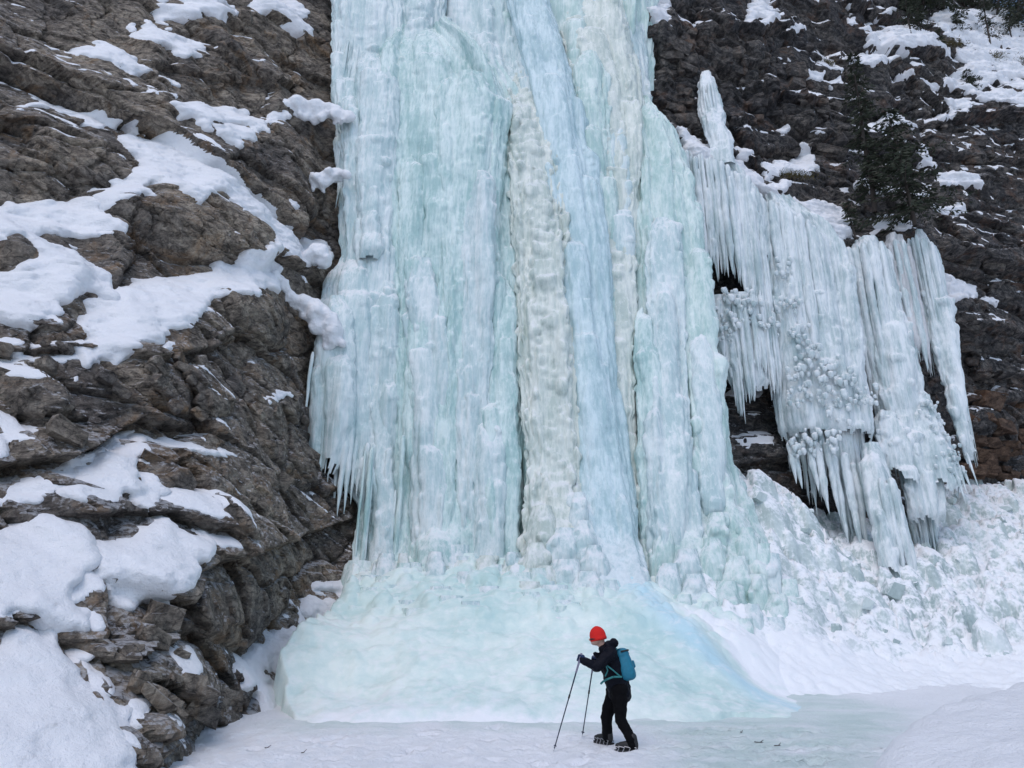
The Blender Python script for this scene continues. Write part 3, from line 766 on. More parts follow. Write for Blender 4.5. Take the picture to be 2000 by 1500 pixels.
def shell(name, parent, spec, depth, mat, seed, ribs=1.0, drips=1.0, knobs=0.0, res=0.048, dz=0.068, rough=0.02, arc=98, edge=0.07, band=None, flat=0.72, ragged=0.0):
    """one ice column: swept half-round section with fluted, dripping relief"""
    g = np.random.default_rng(seed)
    sp_ = np.array(spec, float)
    L = at(sp_[:, 1], sp_[:, 0], sp_[:, 3]); Rr = at(sp_[:, 2], sp_[:, 0], sp_[:, 3])
    zc = L[:, 2]; o = np.argsort(zc)
    zs = np.arange(zc.min(), zc.max(), dz)
    def ip(a):
        r = np.interp(zs, zc[o], a[o]); n = max(1, int(0.25 / dz))
        return box1(box1(r, n, 0), n, 0)
    xl, xr, yf = ip(L[:, 0]), ip(Rr[:, 0]), ip(sp_[:, 3])
    xl = xl + edge * fbm(zs * 0.9, zs * 0 + seed, seed, 4) + edge * 0.4 * fbm(zs * 4, zs * 0, seed + 9, 3)
    xr = xr + edge * fbm(zs * 0.9, zs * 0 + seed + 5, seed + 1, 4) + edge * 0.4 * fbm(zs * 4, zs * 0 + 3, seed + 8, 3)
    xc, hw = (xl + xr) / 2, np.maximum((xr - xl) / 2, 0.08)
    nc = max(12, int(hw.max() * 3.0 / res))
    th = np.radians(np.linspace(-arc, arc, nc)); A = math.radians(arc)
    nr = len(zs)
    cell = 2 * A / (nc - 1) * hw                                     # metres per column at the middle of each row
    H = np.zeros((nr, nc)); ZZ = zs[:, None] + 0 * th[None]; TT = th[None] * hw.mean() + 0 * ZZ
    H += 0.16 * min(1, hw.mean()) * fbm(TT * 0.9, ZZ * 0.16, seed + 2, 3)
    cm = cell.mean(); area = hw.mean() * 2 * (zs[-1] - zs[0])
    def drift(sc, am):
        return am / cm * fbm(zs * sc, zs * 0 + g.uniform(0, 99), seed + 31, 2)
    for (n, r_lo, r_hi, l_lo, l_hi, k_) in ((area * 0.5 * ribs, 0.16, 0.42, 2.5, 9.0, 0.5), (area * 2.0 * drips, 0.06, 0.16, 0.8, 4.0, 0.36), (area * 10 * drips, 0.025, 0.06, 0.3, 1.8, 0.5)):
        for _ in range(int(n)):
            r = g.uniform(r_lo, r_hi); ln = g.uniform(l_lo, l_hi)
            top = g.uniform(0, nr * 1.1)
            rib_splat(H, g.uniform(0, nc), top, top - ln / dz, r / cm, r * k_, drift(0.35, 0.05))
    nk = int(area * 5.0 * knobs)
    zlo, zhi = band if band else (0.0, 1.0)
    for _ in range(nk):
        r = g.uniform(0.04, 0.12) * (1 if g.random() < 0.85 else 1.6)
        bump_splat(H, g.uniform(zlo, zhi) * nr, g.uniform(0, nc), r / dz, r / cm, r * g.uniform(0.5, 0.9), g.uniform(1.2, 2.6))
    H += rough * fbm(TT * 7, ZZ * 2.2, seed + 3, 4) + 0.5 * rough * fbm(TT * 22, ZZ * 9, seed + 4, 3)
    H -= H.mean()
    T2 = th[None]
    dpt = depth * np.minimum(1, hw / max(0.3, hw.mean()))[:, None]
    sx, cx = np.sin(T2), np.cos(T2)
    X0 = xc[:, None] + hw[:, None] * np.sign(sx) * np.abs(sx) ** flat
    Y0 = yf[:, None] + dpt * (1 - cx)
    nx, ny = sx * dpt, -cx * hw[:, None]
    nn = np.maximum(np.hypot(nx, ny), 1e-4)
    V = np.stack([X0 + nx / nn * H, Y0 + ny / nn * H, ZZ + 0 * X0], -1)
    keep = None
    if ragged:
        lim = zs[0] + ragged * np.clip(0.5 + 0.7 * perlin(th * hw.mean() * 2.2, th * 0, seed + 77) + 0.6 * perlin(th * hw.mean() * 9, th * 0 + 5, seed + 78), 0, 1)
        keep = ZZ > lim[None]
    return grid_mesh(name, V, M[mat] if isinstance(mat, str) else mat, parent, keep)

def tube(top, ln, r, g, nseg=9, step=0.10, knob=0.15, tip=0.5, lean=(0, 0), flatten=1.0, head=True):
    """one icicle / ice drip: verts, faces"""
    n = max(8, int(ln / step)); t = np.linspace(0, 1, n)
    prof = np.where(t < 1 - tip, 1.0, ((1 - t) / tip) ** 0.75)
    if head: prof = prof * np.sqrt(np.clip(t / 0.03 + 0.25, 0, 1))
    sd_ = int(g.integers(0, 9999))
    prof = prof * (1 + knob * fbm(t * ln * 1.8, t * 0, sd_, 4) + 0.5 * knob * fbm(t * ln * 6, t * 0 + 4, sd_ + 1, 2))
    rr = np.maximum(r * prof, 0.004)
    a = np.linspace(0, 2 * math.pi, nseg, endpoint=False)
    cxx = top[0] + lean[0] * t + 0.35 * r * fbm(t * ln * 0.7, t * 0 + 9, sd_ + 2, 3)
    cyy = top[1] + lean[1] * t + 0.35 * r * fbm(t * ln * 0.7, t * 0 + 19, sd_ + 3, 3)
    rj = rr[:, None] * (1 + 1.2 * knob * perlin(np.cos(a)[None] * 1.6 + t[:, None] * ln * 1.1, np.sin(a)[None] * 1.6 + sd_, sd_ + 4))
    V = np.stack([cxx[:, None] + np.cos(a)[None] * rj, cyy[:, None] + np.sin(a)[None] * rj * flatten, (top[2] - t * ln)[:, None] + 0 * rj], -1).reshape(-1, 3)
    i = np.arange((n - 1) * nseg); k_, j = i // nseg, i % nseg
    F = np.stack([k_ * nseg + j, (k_ + 1) * nseg + j, (k_ + 1) * nseg + (j + 1) % nseg, k_ * nseg + (j + 1) % nseg], 1)
    return V, F

def icicle(parent, u, v, y, v_end, r, mat, g, name='icicle', **kw):
    p = at(u, v, y); q = at(u, v_end, y)
    p = p + np.array([0, 0.3, 0]); kw.setdefault('lean', (0, -0.3))
    V, F = tube(p, max(0.15, p[2] - q[2]), r, g, **kw)
    return mesh_np(name, V, F, M[mat], parent)

def knob_geo(u, v, y, rpx, seed, stretch=1.6):
    """mushroom-like lump of frozen spray"""
    p = at(u, v, y); r = rpx / FPX * (p[1] * CP + (p[2] - CAMZ) * SP)
    nlat, nlon = 9, 10
    la = np.linspace(-1.5, 1.55, nlat); lo = np.linspace(0, 2 * math.pi, nlon, endpoint=False)
    LA, LO = np.meshgrid(la, lo, indexing='ij')
    dx, dy, dz_ = np.cos(LA) * np.cos(LO), np.cos(LA) * np.sin(LO), np.sin(LA)
    rad = r * (1 + 0.35 * perlin(dx * 1.7 + seed, dz_ * 1.7 + dy, seed))
    V = np.stack([p[0] + dx * rad, p[1] + dy * rad * 0.8, p[2] + dz_ * rad * np.where(dz_ < 0, stretch, 0.8)], -1).reshape(-1, 3)
    i = np.arange((nlat - 1) * nlon); a, j = i // nlon, i % nlon
    return V, np.stack([a * nlon + j, a * nlon + (j + 1) % nlon, (a + 1) * nlon + (j + 1) % nlon, (a + 1) * nlon + j], 1)

# ------------------------------------------------------------------ the frozen waterfall
FALL = empty('frozen_waterfall', (0.5, 18.0, 0.5))
tag(FALL, 'huge pale turquoise frozen waterfall filling the middle of the gorge wall', 'frozen waterfall')
shell('ice_backing', FALL, [(-80,650,1290,24.6),(200,672,1285,24.0),(500,690,1350,23.0),(800,705,1410,22.2),(1000,712,1430,21.2),(1160,712,1450,20.2)], 1.2, 'ice_green', 101, res=0.13, dz=0.15)
shell('ice_column', FALL, [(-80,690,1095,24.4),(60,700,1100,23.8),(170,760,1110,23.0),(230,800,1100,22.9)], 1.0, 'ice_white', 102, 0.8, 1.2, 0.5)
shell('ice_column', FALL, [(-80,632,790,23.0),(100,640,795,22.7),(200,652,785,22.3),(330,662,778,21.9),(520,655,778,21.4),(700,660,775,21.0)], 0.6, 'ice_white', 103, 1.2, 1.6, 0.4)
shell('ice_column', FALL, [(45,760,880,23.2),(70,735,935,22.7),(100,712,975,22.4),(160,700,1012,22.1),(300,702,1022,21.6),(600,712,1050,20.8),(900,714,1060,20.0),(1060,708,1062,19.4),(1110,704,1066,19.1),(1170,695,1075,18.5)], 1.0, 'ice_main', 104, 1.4, 1.0, 0.25)
shell('ice_column', FALL, [(110,705,770,22.2),(150,698,782,21.9),(300,692,775,21.5),(600,705,770,20.8),(900,712,768,20.1),(1140,706,772,19.3)], 0.5, 'ice_white', 114, 1.3, 1.3, 0.3)
shell('ice_column', FALL, [(140,860,960,22.0),(180,840,985,21.7),(400,850,960,21.1),(700,860,930,20.3),(1000,850,900,19.6),(1130,840,890,19.2)], 0.45, 'ice_main', 115, 1.2, 1.2, 0.2)
shell('ice_column', FALL, [(500,800,850,21.0),(560,785,870,20.6),(800,800,880,20.0),(1000,805,885,19.5),(1130,810,880,19.1)], 0.4, 'ice_white', 117, 1.2, 1.2, 0.2)
shell('ice_column', FALL, [(140,1000,1060,23.4),(205,985,1075,22.45),(280,985,1095,21.8),(400,1000,1110,21.2),(700,1016,1124,20.25),(900,1026,1142,19.65),(1020,1024,1175,19.1),(1090,1020,1205,18.8)], 0.3, 'ice_cream', 105, 0.6, 0.9, 5.0)
shell('ice_column', FALL, [(-80,1075,1215,25.0),(60,1090,1235,24.0),(140,1120,1258,23.3),(300,1140,1268,22.5),(600,1165,1255,21.6),(900,1205,1250,20.7),(1080,1235,1280,20.0)], 0.6, 'ice_cream', 106, 1.4, 1.4, 0.6)
shell('ice_column', FALL, [(440,1170,1215,21.9),(480,1165,1240,21.6),(600,1180,1245,21.2),(850,1205,1245,20.6),(1080,1232,1262,20.1)], 0.3, 'ice_cream', 116, 0.6, 0.8, 3.0)
shell('ice_column', FALL, [(-80,975,1062,23.8),(60,1005,1104,22.8),(200,1045,1137,22.1),(400,1075,1170,21.3),(700,1098,1215,20.3),(900,1112,1236,19.6),(1050,1128,1253,19.0),(1120,1142,1272,18.2),(1180,1165,1300,17.3),(1230,1190,1320,16.9)], 0.8, 'ice_blue', 107, 0.9, 0.9, 0.2, edge=0.03)
shell('ice_column', FALL, [(-80,1060,1250,25.0),(0,1090,1258,24.7),(60,1130,1268,24.4),(150,1180,1276,24.0),(230,1200,1285,23.6),(320,1230,1300,23.3)], 0.9, 'ice_white', 108, 0.9, 0.9, 0.4)
shell('ice_column', FALL, [(185,1225,1270,23.8),(205,1215,1300,23.4),(235,1228,1322,23.0),(290,1236,1342,22.7),(500,1240,1386,21.8),(700,1230,1414,21.0),(850,1232,1434,20.4),(980,1240,1480,19.9),(1100,1255,1532,19.0),(1200,1290,1575,18.2),(1250,1330,1590,17.8)], 1.1, 'ice_green', 109, 1.2, 1.1, 0.5, band=(0.0, 0.3))
shell('ice_column', FALL, [(492,665,715,21.7),(505,645,745,21.3),(530,626,766,20.9),(600,612,773,20.6),(750,606,773,20.3),(860,612,772,20.1),(930,640,770,20.0),(990,690,768,19.9)], 0.9, 'ice_white', 110, 1.5, 1.4, 0.5)
shell('ice_column', FALL, [(815,938,962,20.2),(830,918,985,19.9),(860,915,990,19.7),(980,918,985,19.4),(1120,920,985,19.0)], 0.35, 'ice_white', 111, 1.0, 1.0, 0.6)
shell('ice_column', FALL, [(1060,878,905,19.3),(1075,870,915,19.1),(1130,868,925,18.8),(1170,865,930,18.5)], 0.3, 'ice_white', 112, 0.5, 0.5, 1.0)

def subcol(u0, v0, w0, u1, v1, w1, y0, y1, mat, seed=0, dep=0.35, kn=0.3):
    h = v1 - v0
    rows = [(v0, u0 - .3 * w0, u0 + .3 * w0, y0 + .35), (v0 + 8, u0 - .7 * w0, u0 + .7 * w0, y0 + .15), (v0 + 24, u0 - w0, u0 + w0, y0)]
    for f in (.3, .6, 1.0):
        rows.append((v0 + 24 + (h - 24) * f, u0 + (u1 - u0) * f - (w0 + (w1 - w0) * f), u0 + (u1 - u0) * f + (w0 + (w1 - w0) * f), y0 + (y1 - y0) * f))
    rows += [(v1 + 14, u1 - .8 * w1, u1 + .8 * w1, y1 + .15), (v1 + 34, u1 - .5 * w1, u1 + .5 * w1, y1 + .75)]
    shell('ice_column', FALL, rows, dep, mat, seed, 1.2, 1.2, kn, ragged=0.25)
for q in [(925,330,38,932,1130,30,21.1,19.15,'ice_white'),(985,545,32,990,1130,32,20.7,19.1,'ice_main'),(1295,420,38,1325,1085,46,21.75,19.1,'ice_white'),(1325,300,26,1388,930,40,22.45,19.95,'ice_green'),(725,100,34,722,500,34,22.3,21.0,'ice_white'),
          (1030,560,16,1038,1130,20,20.95,19.2,'ice_main'),(815,-60,60,800,95,60,23.6,22.9,'ice_white'),(1150,95,34,1192,640,24,23.0,21.2,'ice_green'),(1215,240,26,1222,620,22,22.7,21.5,'ice_white'),(800,300,26,806,900,30,21.5,20.0,'ice_main'),
          (1370,640,26,1400,1010,34,21.0,19.6,'ice_white'),(745,620,20,748,1140,24,20.7,19.15,'ice_white'),(865,700,22,868,1130,26,20.25,19.05,'ice_main'),(1255,600,22,1268,1060,26,21.0,19.5,'ice_main'),(940,150,44,925,420,36,21.95,21.2,'ice_white')]:
    subcol(*q, seed=900 + int(q[0] + q[1]))
shell('ice_column', FALL, [(572,632,664,20.5),(592,618,686,20.15),(660,607,692,19.85),(790,605,690,19.75),(870,609,676,19.75),(930,612,650,19.85),(960,618,640,20.2)], 0.6, 'ice_white', 131, 1.2, 1.5, 0.3, ragged=1.0)

g = np.random.default_rng(5)
for u, vt, ve, r in [(613,720,1000,.09),(620,740,960,.10),(628,760,985,.09),(636,760,950,.11),(646,780,925,.10),(655,800,900,.10),(664,800,1005,.10),(673,820,1010,.13),(684,820,1004,.12),(694,840,985,.10),(704,850,970,.10),(715,860,1000,.10),(728,860,985,.12),(742,870,1005,.11),(757,870,1030,.12),(606,680,860,.06)]:
    icicle(FALL, u, vt, 19.8 + g.uniform(-.12, .15), ve, r * .9, 'ice_white', g, tip=0.7)
for k in range(26):                                        # thin veil against the rock, upper left
    u = g.uniform(658, 705); vt = g.choice([-20, 60, 110, 235, 235, 350]) + g.uniform(-10, 20)
    icicle(FALL, u, vt, 22.9 - 0.0032 * vt + g.uniform(-.2, .1), vt + g.uniform(50, 150), g.uniform(.02, .06), 'ice_white', g, nseg=7, tip=0.8)
for k in range(12):                                        # pipes along the foot of the main curtain
    u = g.uniform(708, 1030); vt = g.uniform(840, 1000)
    p = at(u, vt, 19.95 - 0.0012 * (vt - 850)); q = at(u, g.uniform(1140, 1165), 19.2)
    V, F = tube(p, p[2] - q[2], g.uniform(.03, .09), g, knob=0.25, tip=0.1, lean=(0, -0.55))
    mesh_np('icicle', V, F, M[g.choice(['ice_white', 'ice_main', 'ice_main'])], FALL)
def pillow(parent, u, v, wpx, hpx, y, mat, seed, name='ice_knob', knobs=2.0):
    """lumpy dome of frozen spray with drips under it"""
    return shell(name, parent, [(v, u - .25 * wpx, u + .25 * wpx, y + .45), (v + .06 * hpx, u - .6 * wpx, u + .6 * wpx, y + .25), (v + .2 * hpx, u - .88 * wpx, u + .88 * wpx, y + .08), (v + .5 * hpx, u - wpx, u + wpx, y),
        (v + hpx, u - 1.05 * wpx, u + 1.08 * wpx, y - .12)], wpx * 0.012, mat, seed, 0.5, 1.0, knobs, 0.042, 0.042, 0.02, edge=0.04)
PIL_ = [(1062,985,36,120,18.75),(1100,1030,40,110,18.4),(1140,1015,32,120,18.5),(1045,1060,30,80,18.25),(1160,1065,34,110,18.1),(1112,1090,40,90,17.95),(1065,1105,34,70,17.85),(1150,1115,38,80,17.65),(1008,1090,28,60,18.3),(965,1110,24,50,18.3),
     (1188,1130,32,80,17.5),(1085,1140,44,70,17.1),(1035,1135,40,60,17.2),(1130,960,22,90,18.9),(885,1065,17,60,18.9),(905,1112,26,50,18.5),(750,1118,30,50,18.7),
     (1300,1030,26,110,19.0),(1345,1070,32,110,18.5),(1395,1050,34,120,18.7),(1445,1085,34,110,18.5),(1362,1120,32,90,18.0),(1425,1135,36,90,18.0),(1485,1120,32,100,18.3),(1312,1100,28,90,18.2),(1405,1000,26,90,19.2),(1462,1030,28,100,19.0),(1510,1080,26,90,18.8),(1335,1160,26,60,17.6),(1525,1160,28,70,17.95),(1470,1180,30,60,17.5),(1390,1175,30,60,17.5),(1450,1205,34,50,17.2),(1515,1205,32,50,17.5),(1555,1190,26,60,18.0),(1545,1130,24,70,18.6),(1370,1200,32,50,17.1),(1320,1205,28,50,16.9),(1490,1060,26,90,18.9)]
gp = np.random.default_rng(19)
for k in range(26):
    PIL_.append((705 + 13.5 * k + gp.uniform(-8, 8), gp.uniform(1075, 1125), gp.uniform(14, 26), gp.uniform(45, 80), gp.uniform(18.35, 18.75)))
for i, (u, v, w_, h_, y) in enumerate(PIL_):
    pillow(FALL, u, v, w_, h_, y, ('ice_cream' if i % 3 == 0 else 'ice_white') if u < 1200 else ('ice_green' if i % 3 else 'ice_white'), 300 + i * 7)

rb = np.array([(1470,975,21.4),(1500,1040,20.6),(1560,1130,20.0),(1700,1165,21.2),(1620,1090,22.6),(1560,1000,22.4),(1800,1130,23.0),(1700,1090,23.8),(1900,1010,26.2),(1850,1090,24.8),(2000,965,29.0),(2150,945,30.5),(1560,1240,17.6),(1700,1300,17.4),(1900,1335,17.0),(2000,1250,19.5),(2150,1250,19.5),
   (1600,1330,16.2),(1750,1380,15.6),(1850,1200,20.6),(2000,1100,24.0),(2150,1100,24.0),(1500,1320,16.2),(1560,1015,24.5),(1470,985,24),(1900,960,28.5),(2000,1340,16.5),(1650,1200,19.8),(1480,1180,18.6),(2300,1300,17.5)], float)
RB = at(rb[:, 0], rb[:, 1], rb[:, 2])
tr = TPS(RB[:, :2], RB[:, 2], 0.03)
# apron: frozen spray cone at the foot
ap = np.array([(580,1400,13.4),(700,1425,13.0),(1000,1425,12.9),(1250,1405,13.2),(1400,1385,13.6),(560,1272,14.6),(640,1250,15.4),(700,1250,15.6),(850,1230,15.9),(1000,1240,15.8),(1150,1250,15.6),(1250,1260,15.5),
   (610,1330,14.3),(800,1330,14.3),(1000,1330,14.2),(1200,1330,14.2),(660,1190,17.0),(720,1150,18.0),(850,1130,18.4),(1000,1120,18.3),(1060,1165,17.2),(1120,1175,17.0),(1190,1185,16.9),(1330,1230,16.2),(1420,1300,15.2),(1500,1355,14.6),
   (1400,1225,16.9),(1540,1255,16.9),(1560,1300,16.2),(1650,1355,15.6),(700,1120,19.2),(1000,1085,19.8),(1110,1120,19.0),(1300,1160,18.6),(1500,1215,18.6),(1300,1330,14.4),(1600,1390,14.0)], float)
AP = at(ap[:, 0], ap[:, 1], ap[:, 2])
tz = TPS(AP[:, :2], AP[:, 2], 0.02)
ax_ = np.arange(-5.2, 8.0, 0.035); ay_ = np.arange(12.4, 20.2, 0.035)
AX, AY = np.meshgrid(ax_, ay_)
AZ = tz(AX, AY)
g = np.random.default_rng(8)
Hn = np.zeros_like(AZ)
for _ in range(900):
    x, y = g.uniform(-4.5, 7.5), 20.0 - g.exponential(1.7)
    r = g.uniform(0.06, 0.24)
    bump_splat(Hn, (y - 12.4) / 0.035, (x + 5.2) / 0.035, r / 0.035, r / 0.035, r * g.uniform(.35, .7))
AZ = AZ + 0.85 * Hn * np.clip((AY - 14.6) / 2.2, 0, 1) + 0.05 * np.abs(fbm(AX * 1.1 + 0.5 * AY, AY * 1.5, 228, 4)) + 0.14 * fbm(AX * 0.8, AY * 0.8, 221, 3) + 0.035 * np.abs(fbm(AX * 1.8, AY * 1.4, 222, 3)) + 0.006 * fbm(AX * 11, AY * 11, 223, 3)
edge = [(545,1262,14.7),(562,1330,14.0),(578,1380,13.5),(600,1425,13.1),(800,1445,12.75),(1000,1450,12.7),(1250,1430,12.9),(1450,1400,13.3),(1640,1400,13.7),(1800,1390,14.6),(1900,1265,17.3),(1850,1190,19.0),(1800,1100,20.3),(680,1100,20.4),(690,1130,18.8),(650,1190,17.2),(600,1240,15.9)]
ep = np.array([at(*e)[:2] for e in edge])
am = poly_mask(ep[:, 0], ep[:, 1], AX + 0.10 * fbm(AX * 2, AY * 2, 225, 4), AY + 0.12 * fbm(AX * 2, AY * 2, 226, 4) + 0.35 * fbm(AX * 0.7, AY * 0.1, 229, 3) * (AY < 14)).astype(float)
ab = blur(am, 2)
kx = np.clip((AX - 4.9) / 1.3, 0, 1); kx = kx * kx * (3 - 2 * kx)
kl = np.clip((AX - 3.2) / 2.8, 0, 1); kl = kl * kl * (3 - 2 * kl)
lowm = np.clip((16.6 - AY) / 1.2, 0, 1)
kk = kx * (1 - lowm) + kl * lowm
tgt = np.minimum(AZ, tr(AX, AY) - 0.25) * (1 - lowm) + np.minimum(AZ, ground_z(AX, AY) - 0.04) * lowm
AZ = AZ * (1 - kk) + tgt * kk
AZ = AZ - (1 - np.clip(ab * 1.6, 0, 1)) * 1.3
vp = np.array([at(u_, v_, y_)[:2] for u_, v_, y_ in [(1225,1080,18.6),(1262,1170,17.3),(1310,1235,16.4),(1370,1290,15.5),(1440,1332,14.9),(1530,1365,14.4),(1640,1392,13.9)]])
vd = np.full(AX.shape, 9.0)
for p_, q_ in zip(vp[:-1], vp[1:]):
    e_ = q_ - p_; t_ = np.clip(((AX - p_[0]) * e_[0] + (AY - p_[1]) * e_[1]) / (e_ @ e_), 0, 1)
    vd = np.minimum(vd, np.hypot(AX - p_[0] - t_ * e_[0], AY - p_[1] - t_ * e_[1]))
vein = np.exp(-(vd / (0.42 + 0.12 * fbm(AX * 1.2, AY * 1.2, 227, 3))) ** 2)
AZ = AZ + 0.22 * np.exp(-(vd / 0.6) ** 2) * np.clip((AZ - ground_z(AX, AY)) / 1.0, 0, 1)
asn = np.clip(1 - (AZ - ground_z(AX, AY)) / 0.45, 0, 1) * np.clip((AX + 4.2) / 1.2, 0, 1)
rs_ = np.clip((AX - (3.55 + (17.2 - AY) * 0.52)) / 0.5, 0, 1) * np.clip((17.9 - AY) / 0.8, 0, 1)
asn = np.maximum(0.8 * asn * np.clip((3.0 - AX) / 2.0, 0, 1), 0.85 * rs_)
grid_mesh('ice_apron', np.stack([AX, AY, AZ], -1), M['ice_apron'], FALL, ab > 0.02, attr={'snow': np.maximum(asn * (1 - vein), 0.3 * np.clip((AY - 16.5) / 2.0, 0, 1)), 'vein': vein})

# half-buried frozen lumps where the columns run out into the apron
zi = lambda x, y: AZ[min(max(int((y - 12.4) / .035), 0), AZ.shape[0] - 1), min(max(int((x + 5.2) / .035), 0), AZ.shape[1] - 1)]
gp = np.random.default_rng(23)
for k in range(46):
    u, v = gp.uniform(690, 1260), 1105 + 130 * gp.beta(1.2, 2.2)
    ysurf = next((y for y in np.arange(14.0, 20, .05) if at(u, v, y)[2] < zi(float(at(u, v, y)[0]), y)), None)
    if ysurf is None: continue
    w_ = gp.uniform(16, 44) * (1.1 - .4 * (v - 1105) / 130)
    pillow(FALL, u, v - 14, w_, gp.uniform(40, 70), ysurf - 0.06, gp.choice(['ice_white', 'ice_main', 'ice_white', 'ice_green']), 1500 + k * 3, knobs=1.0)

# rubble slope of snow-covered broken ice, right
rx = np.arange(4.6, 22.5, 0.05); ry = np.arange(14.2, 31.5, 0.05)
RX, RY = np.meshgrid(rx, ry)
cxs, cys = np.arange(4.6, 22.8, 0.4), np.arange(14.2, 31.8, 0.4)
Cx, Cy = np.meshgrid(cxs, cys); RZc = tr(Cx, Cy)
tmp = np.stack([np.interp(rx, cxs, r) for r in RZc]); RZ = np.stack([np.interp(ry, cys, tmp[:, k]) for k in range(tmp.shape[1])], 1)
g = np.random.default_rng(9)
Hn = np.zeros_like(RZ)
for _ in range(12000):
    x, y = g.uniform(4.6, 22.4), g.uniform(15.5, 31)
    r = min(0.5, 0.06 + g.exponential(0.065))
    bump_splat(Hn, (y - 14.2) / 0.05, (x - 4.6) / 0.05, r / 0.05, r / 0.05 * g.uniform(.8, 1.4), r * g.uniform(.4, .9))
Hn = np.minimum(Hn, 0.45 + 0.25 * Hn)
Hn = np.minimum(Hn, 0.75)
bl = np.clip(facets(RX / 0.8, RY / 0.6, 231, 0.8, 1.0), -0.4, 0.6) * 0.28 + np.clip(facets(RX / 0.35, RY / 0.28, 232, 0.8, 1.0), -0.5, 0.6) * 0.10
steep = np.clip((RY - 17.0 - 0.10 * (RX - 6)) / 2.0, 0, 1)
RZ = RZ + steep * (1.15 * Hn + 1.1 * bl) + 0.06 * fbm(RX * 0.8, RY * 0.8, 233, 4) + 0.02 * fbm(RX * 5, RY * 5, 234, 3) + (1 - steep) * 0.09 * np.abs(fbm(RX * 2.6, RY * 2.6, 236, 4))
RZ = RZ - 0.6 * np.clip((15.0 - RY) / 0.8, 0, 1)
tag(grid_mesh('rubble_slope', np.stack([RX, RY, RZ], -1), M['rubble'], attr={'snow': 0.75 * (1 - steep)}), kind='structure')

# ------------------------------------------------------------------ icicle curtains on the right
def lin(pts, u):
    p = np.array(pts, float); return float(np.interp(u, p[:, 0], p[:, 1]))

def curtain(label, y0, top, bot, n, r, mat, seed, fill=None, depth=0.4, jag=35, rows=2, lobes=None, cat='icicle curtain', tip=(0.18, 0.4)):
    """top / bot: pixel outlines at the ledge and at the tips; pipes hang plumb between them"""
    g = np.random.default_rng(seed)
    u0, u1 = top[0][0], top[-1][0]
    c = at((u0 + u1) / 2, lin(top, (u0 + u1) / 2), y0)
    E = empty('icicle_curtain', tuple(at(*[(bot[0][0] + bot[-1][0]) / 2, max(b[1] for b in bot), y0])))
    tag(E, label, cat, 'icicle curtains right of the waterfall')
    if fill: shell('ice_sheet', E, [(v_, a_, b_, y_ + .12) for v_, a_, b_, y_ in fill] + [(fill[-1][0] + 30, fill[-1][1] + 8, fill[-1][2] - 8, fill[-1][3] + .7)], depth, mat, seed + 3, 1.5, 1.8, 0.8, ragged=0.5)
    ps = [at(u, v, y0) for u, v in top]; xs = np.array([p[0] for p in ps]); zt = np.array([p[2] for p in ps])
    pb = [at(u, v, y0) for u, v in bot]; xb = np.array([p[0] for p in pb]); zb = np.array([p[2] for p in pb])
    n = int(n * 1.7)
    for k in range(n):
        x = xs[0] + (xs[-1] - xs[0]) * (k + g.uniform(-.4, 1.4)) / n
        x = min(max(x, xs[0]), xs[-1])
        z1 = np.interp(x, xs, zt) - abs(g.normal(0, 0.15)); z0 = np.interp(x, xb, zb) + g.uniform(-.05, 1) * jag * 0.0165
        if g.random() < 0.25: z1 = z1 - g.uniform(0.1, 0.5) * (z1 - z0)
        elif g.random() < 0.2: z0 = z0 + g.uniform(0.1, 0.4) * (z1 - z0)
        ln = max(0.3, z1 - z0)
        rr = g.uniform(r[0] * .55, r[1] * .8)
        q = (x - xs[0]) / max(0.1, xs[-1] - xs[0]) * 2 - 1
        V, F = tube((x, y0 + depth * 0.9 * q * q + g.uniform(-.12, .18), z1), ln, rr, g, nseg=8, step=0.11, knob=0.22, tip=min(0.9, g.uniform(*tip) + 0.3 * rr / ln))
        mesh_np('icicle', V, F, M[mat if g.random() < 0.7 else 'ice_curtain'], E)
    return E

CUR = []
CUR.append(curtain('short double tier icicle curtain right beside the main waterfall', 23.6, [(1338,285),(1400,310),(1450,335),(1490,365)], [(1345,500),(1375,560),(1395,540),(1420,560),(1440,545),(1470,620),(1510,780)], 34, (.07, .17), 'ice_curtain', 501,
   [(285,1338,1400,23.9),(320,1340,1450,23.7),(370,1345,1488,23.6),(440,1358,1500,23.6),(500,1368,1505,23.5)], 0.35))
CUR.append(curtain('lower icicle tier with frosted knobs hanging under the short curtain', 23.3, [(1382,580),(1420,575),(1450,585),(1490,560),(1515,600)], [(1392,660),(1425,740),(1450,840),(1470,800),(1490,740),(1515,790),(1522,770)], 30, (.06, .15), 'ice_curtain', 502,
   [(570,1385,1512,23.5),(620,1392,1516,23.3),(690,1412,1518,23.2),(750,1430,1518,23.2)], 0.3))
CUR.append(curtain('widest icicle curtain with green tint reaching down to the rubble', 23.8, [(1490,375),(1530,400),(1580,430),(1640,470)], [(1525,880),(1545,950),(1562,925),(1580,960),(1603,1012),(1614,960),(1630,900),(1645,1060),(1672,1088),(1690,1080),(1698,960),(1708,860),(1768,900)], 52, (.08, .20), 'ice_curtain', 503,
   [(375,1490,1545,24.4),(410,1495,1600,24.1),(470,1500,1655,23.8),(600,1510,1685,23.6),(720,1520,1702,23.4),(800,1527,1712,23.3),(840,1535,1716,23.3)], 0.6, 22))
CUR.append(curtain('tall blue grey icicle curtain below the spruce ledge', 24.6, [(1655,475),(1700,470),(1745,470)], [(1715,760),(1735,880),(1760,940),(1778,990),(1790,960),(1800,1095),(1840,1110),(1868,1095)], 30, (.09, .20), 'ice_curtain', 504,
   [(460,1670,1725,25.1),(485,1662,1742,24.8),(600,1690,1775,24.5),(750,1720,1812,24.2),(900,1765,1845,23.9),(1010,1788,1858,23.7)], 0.5, 30))
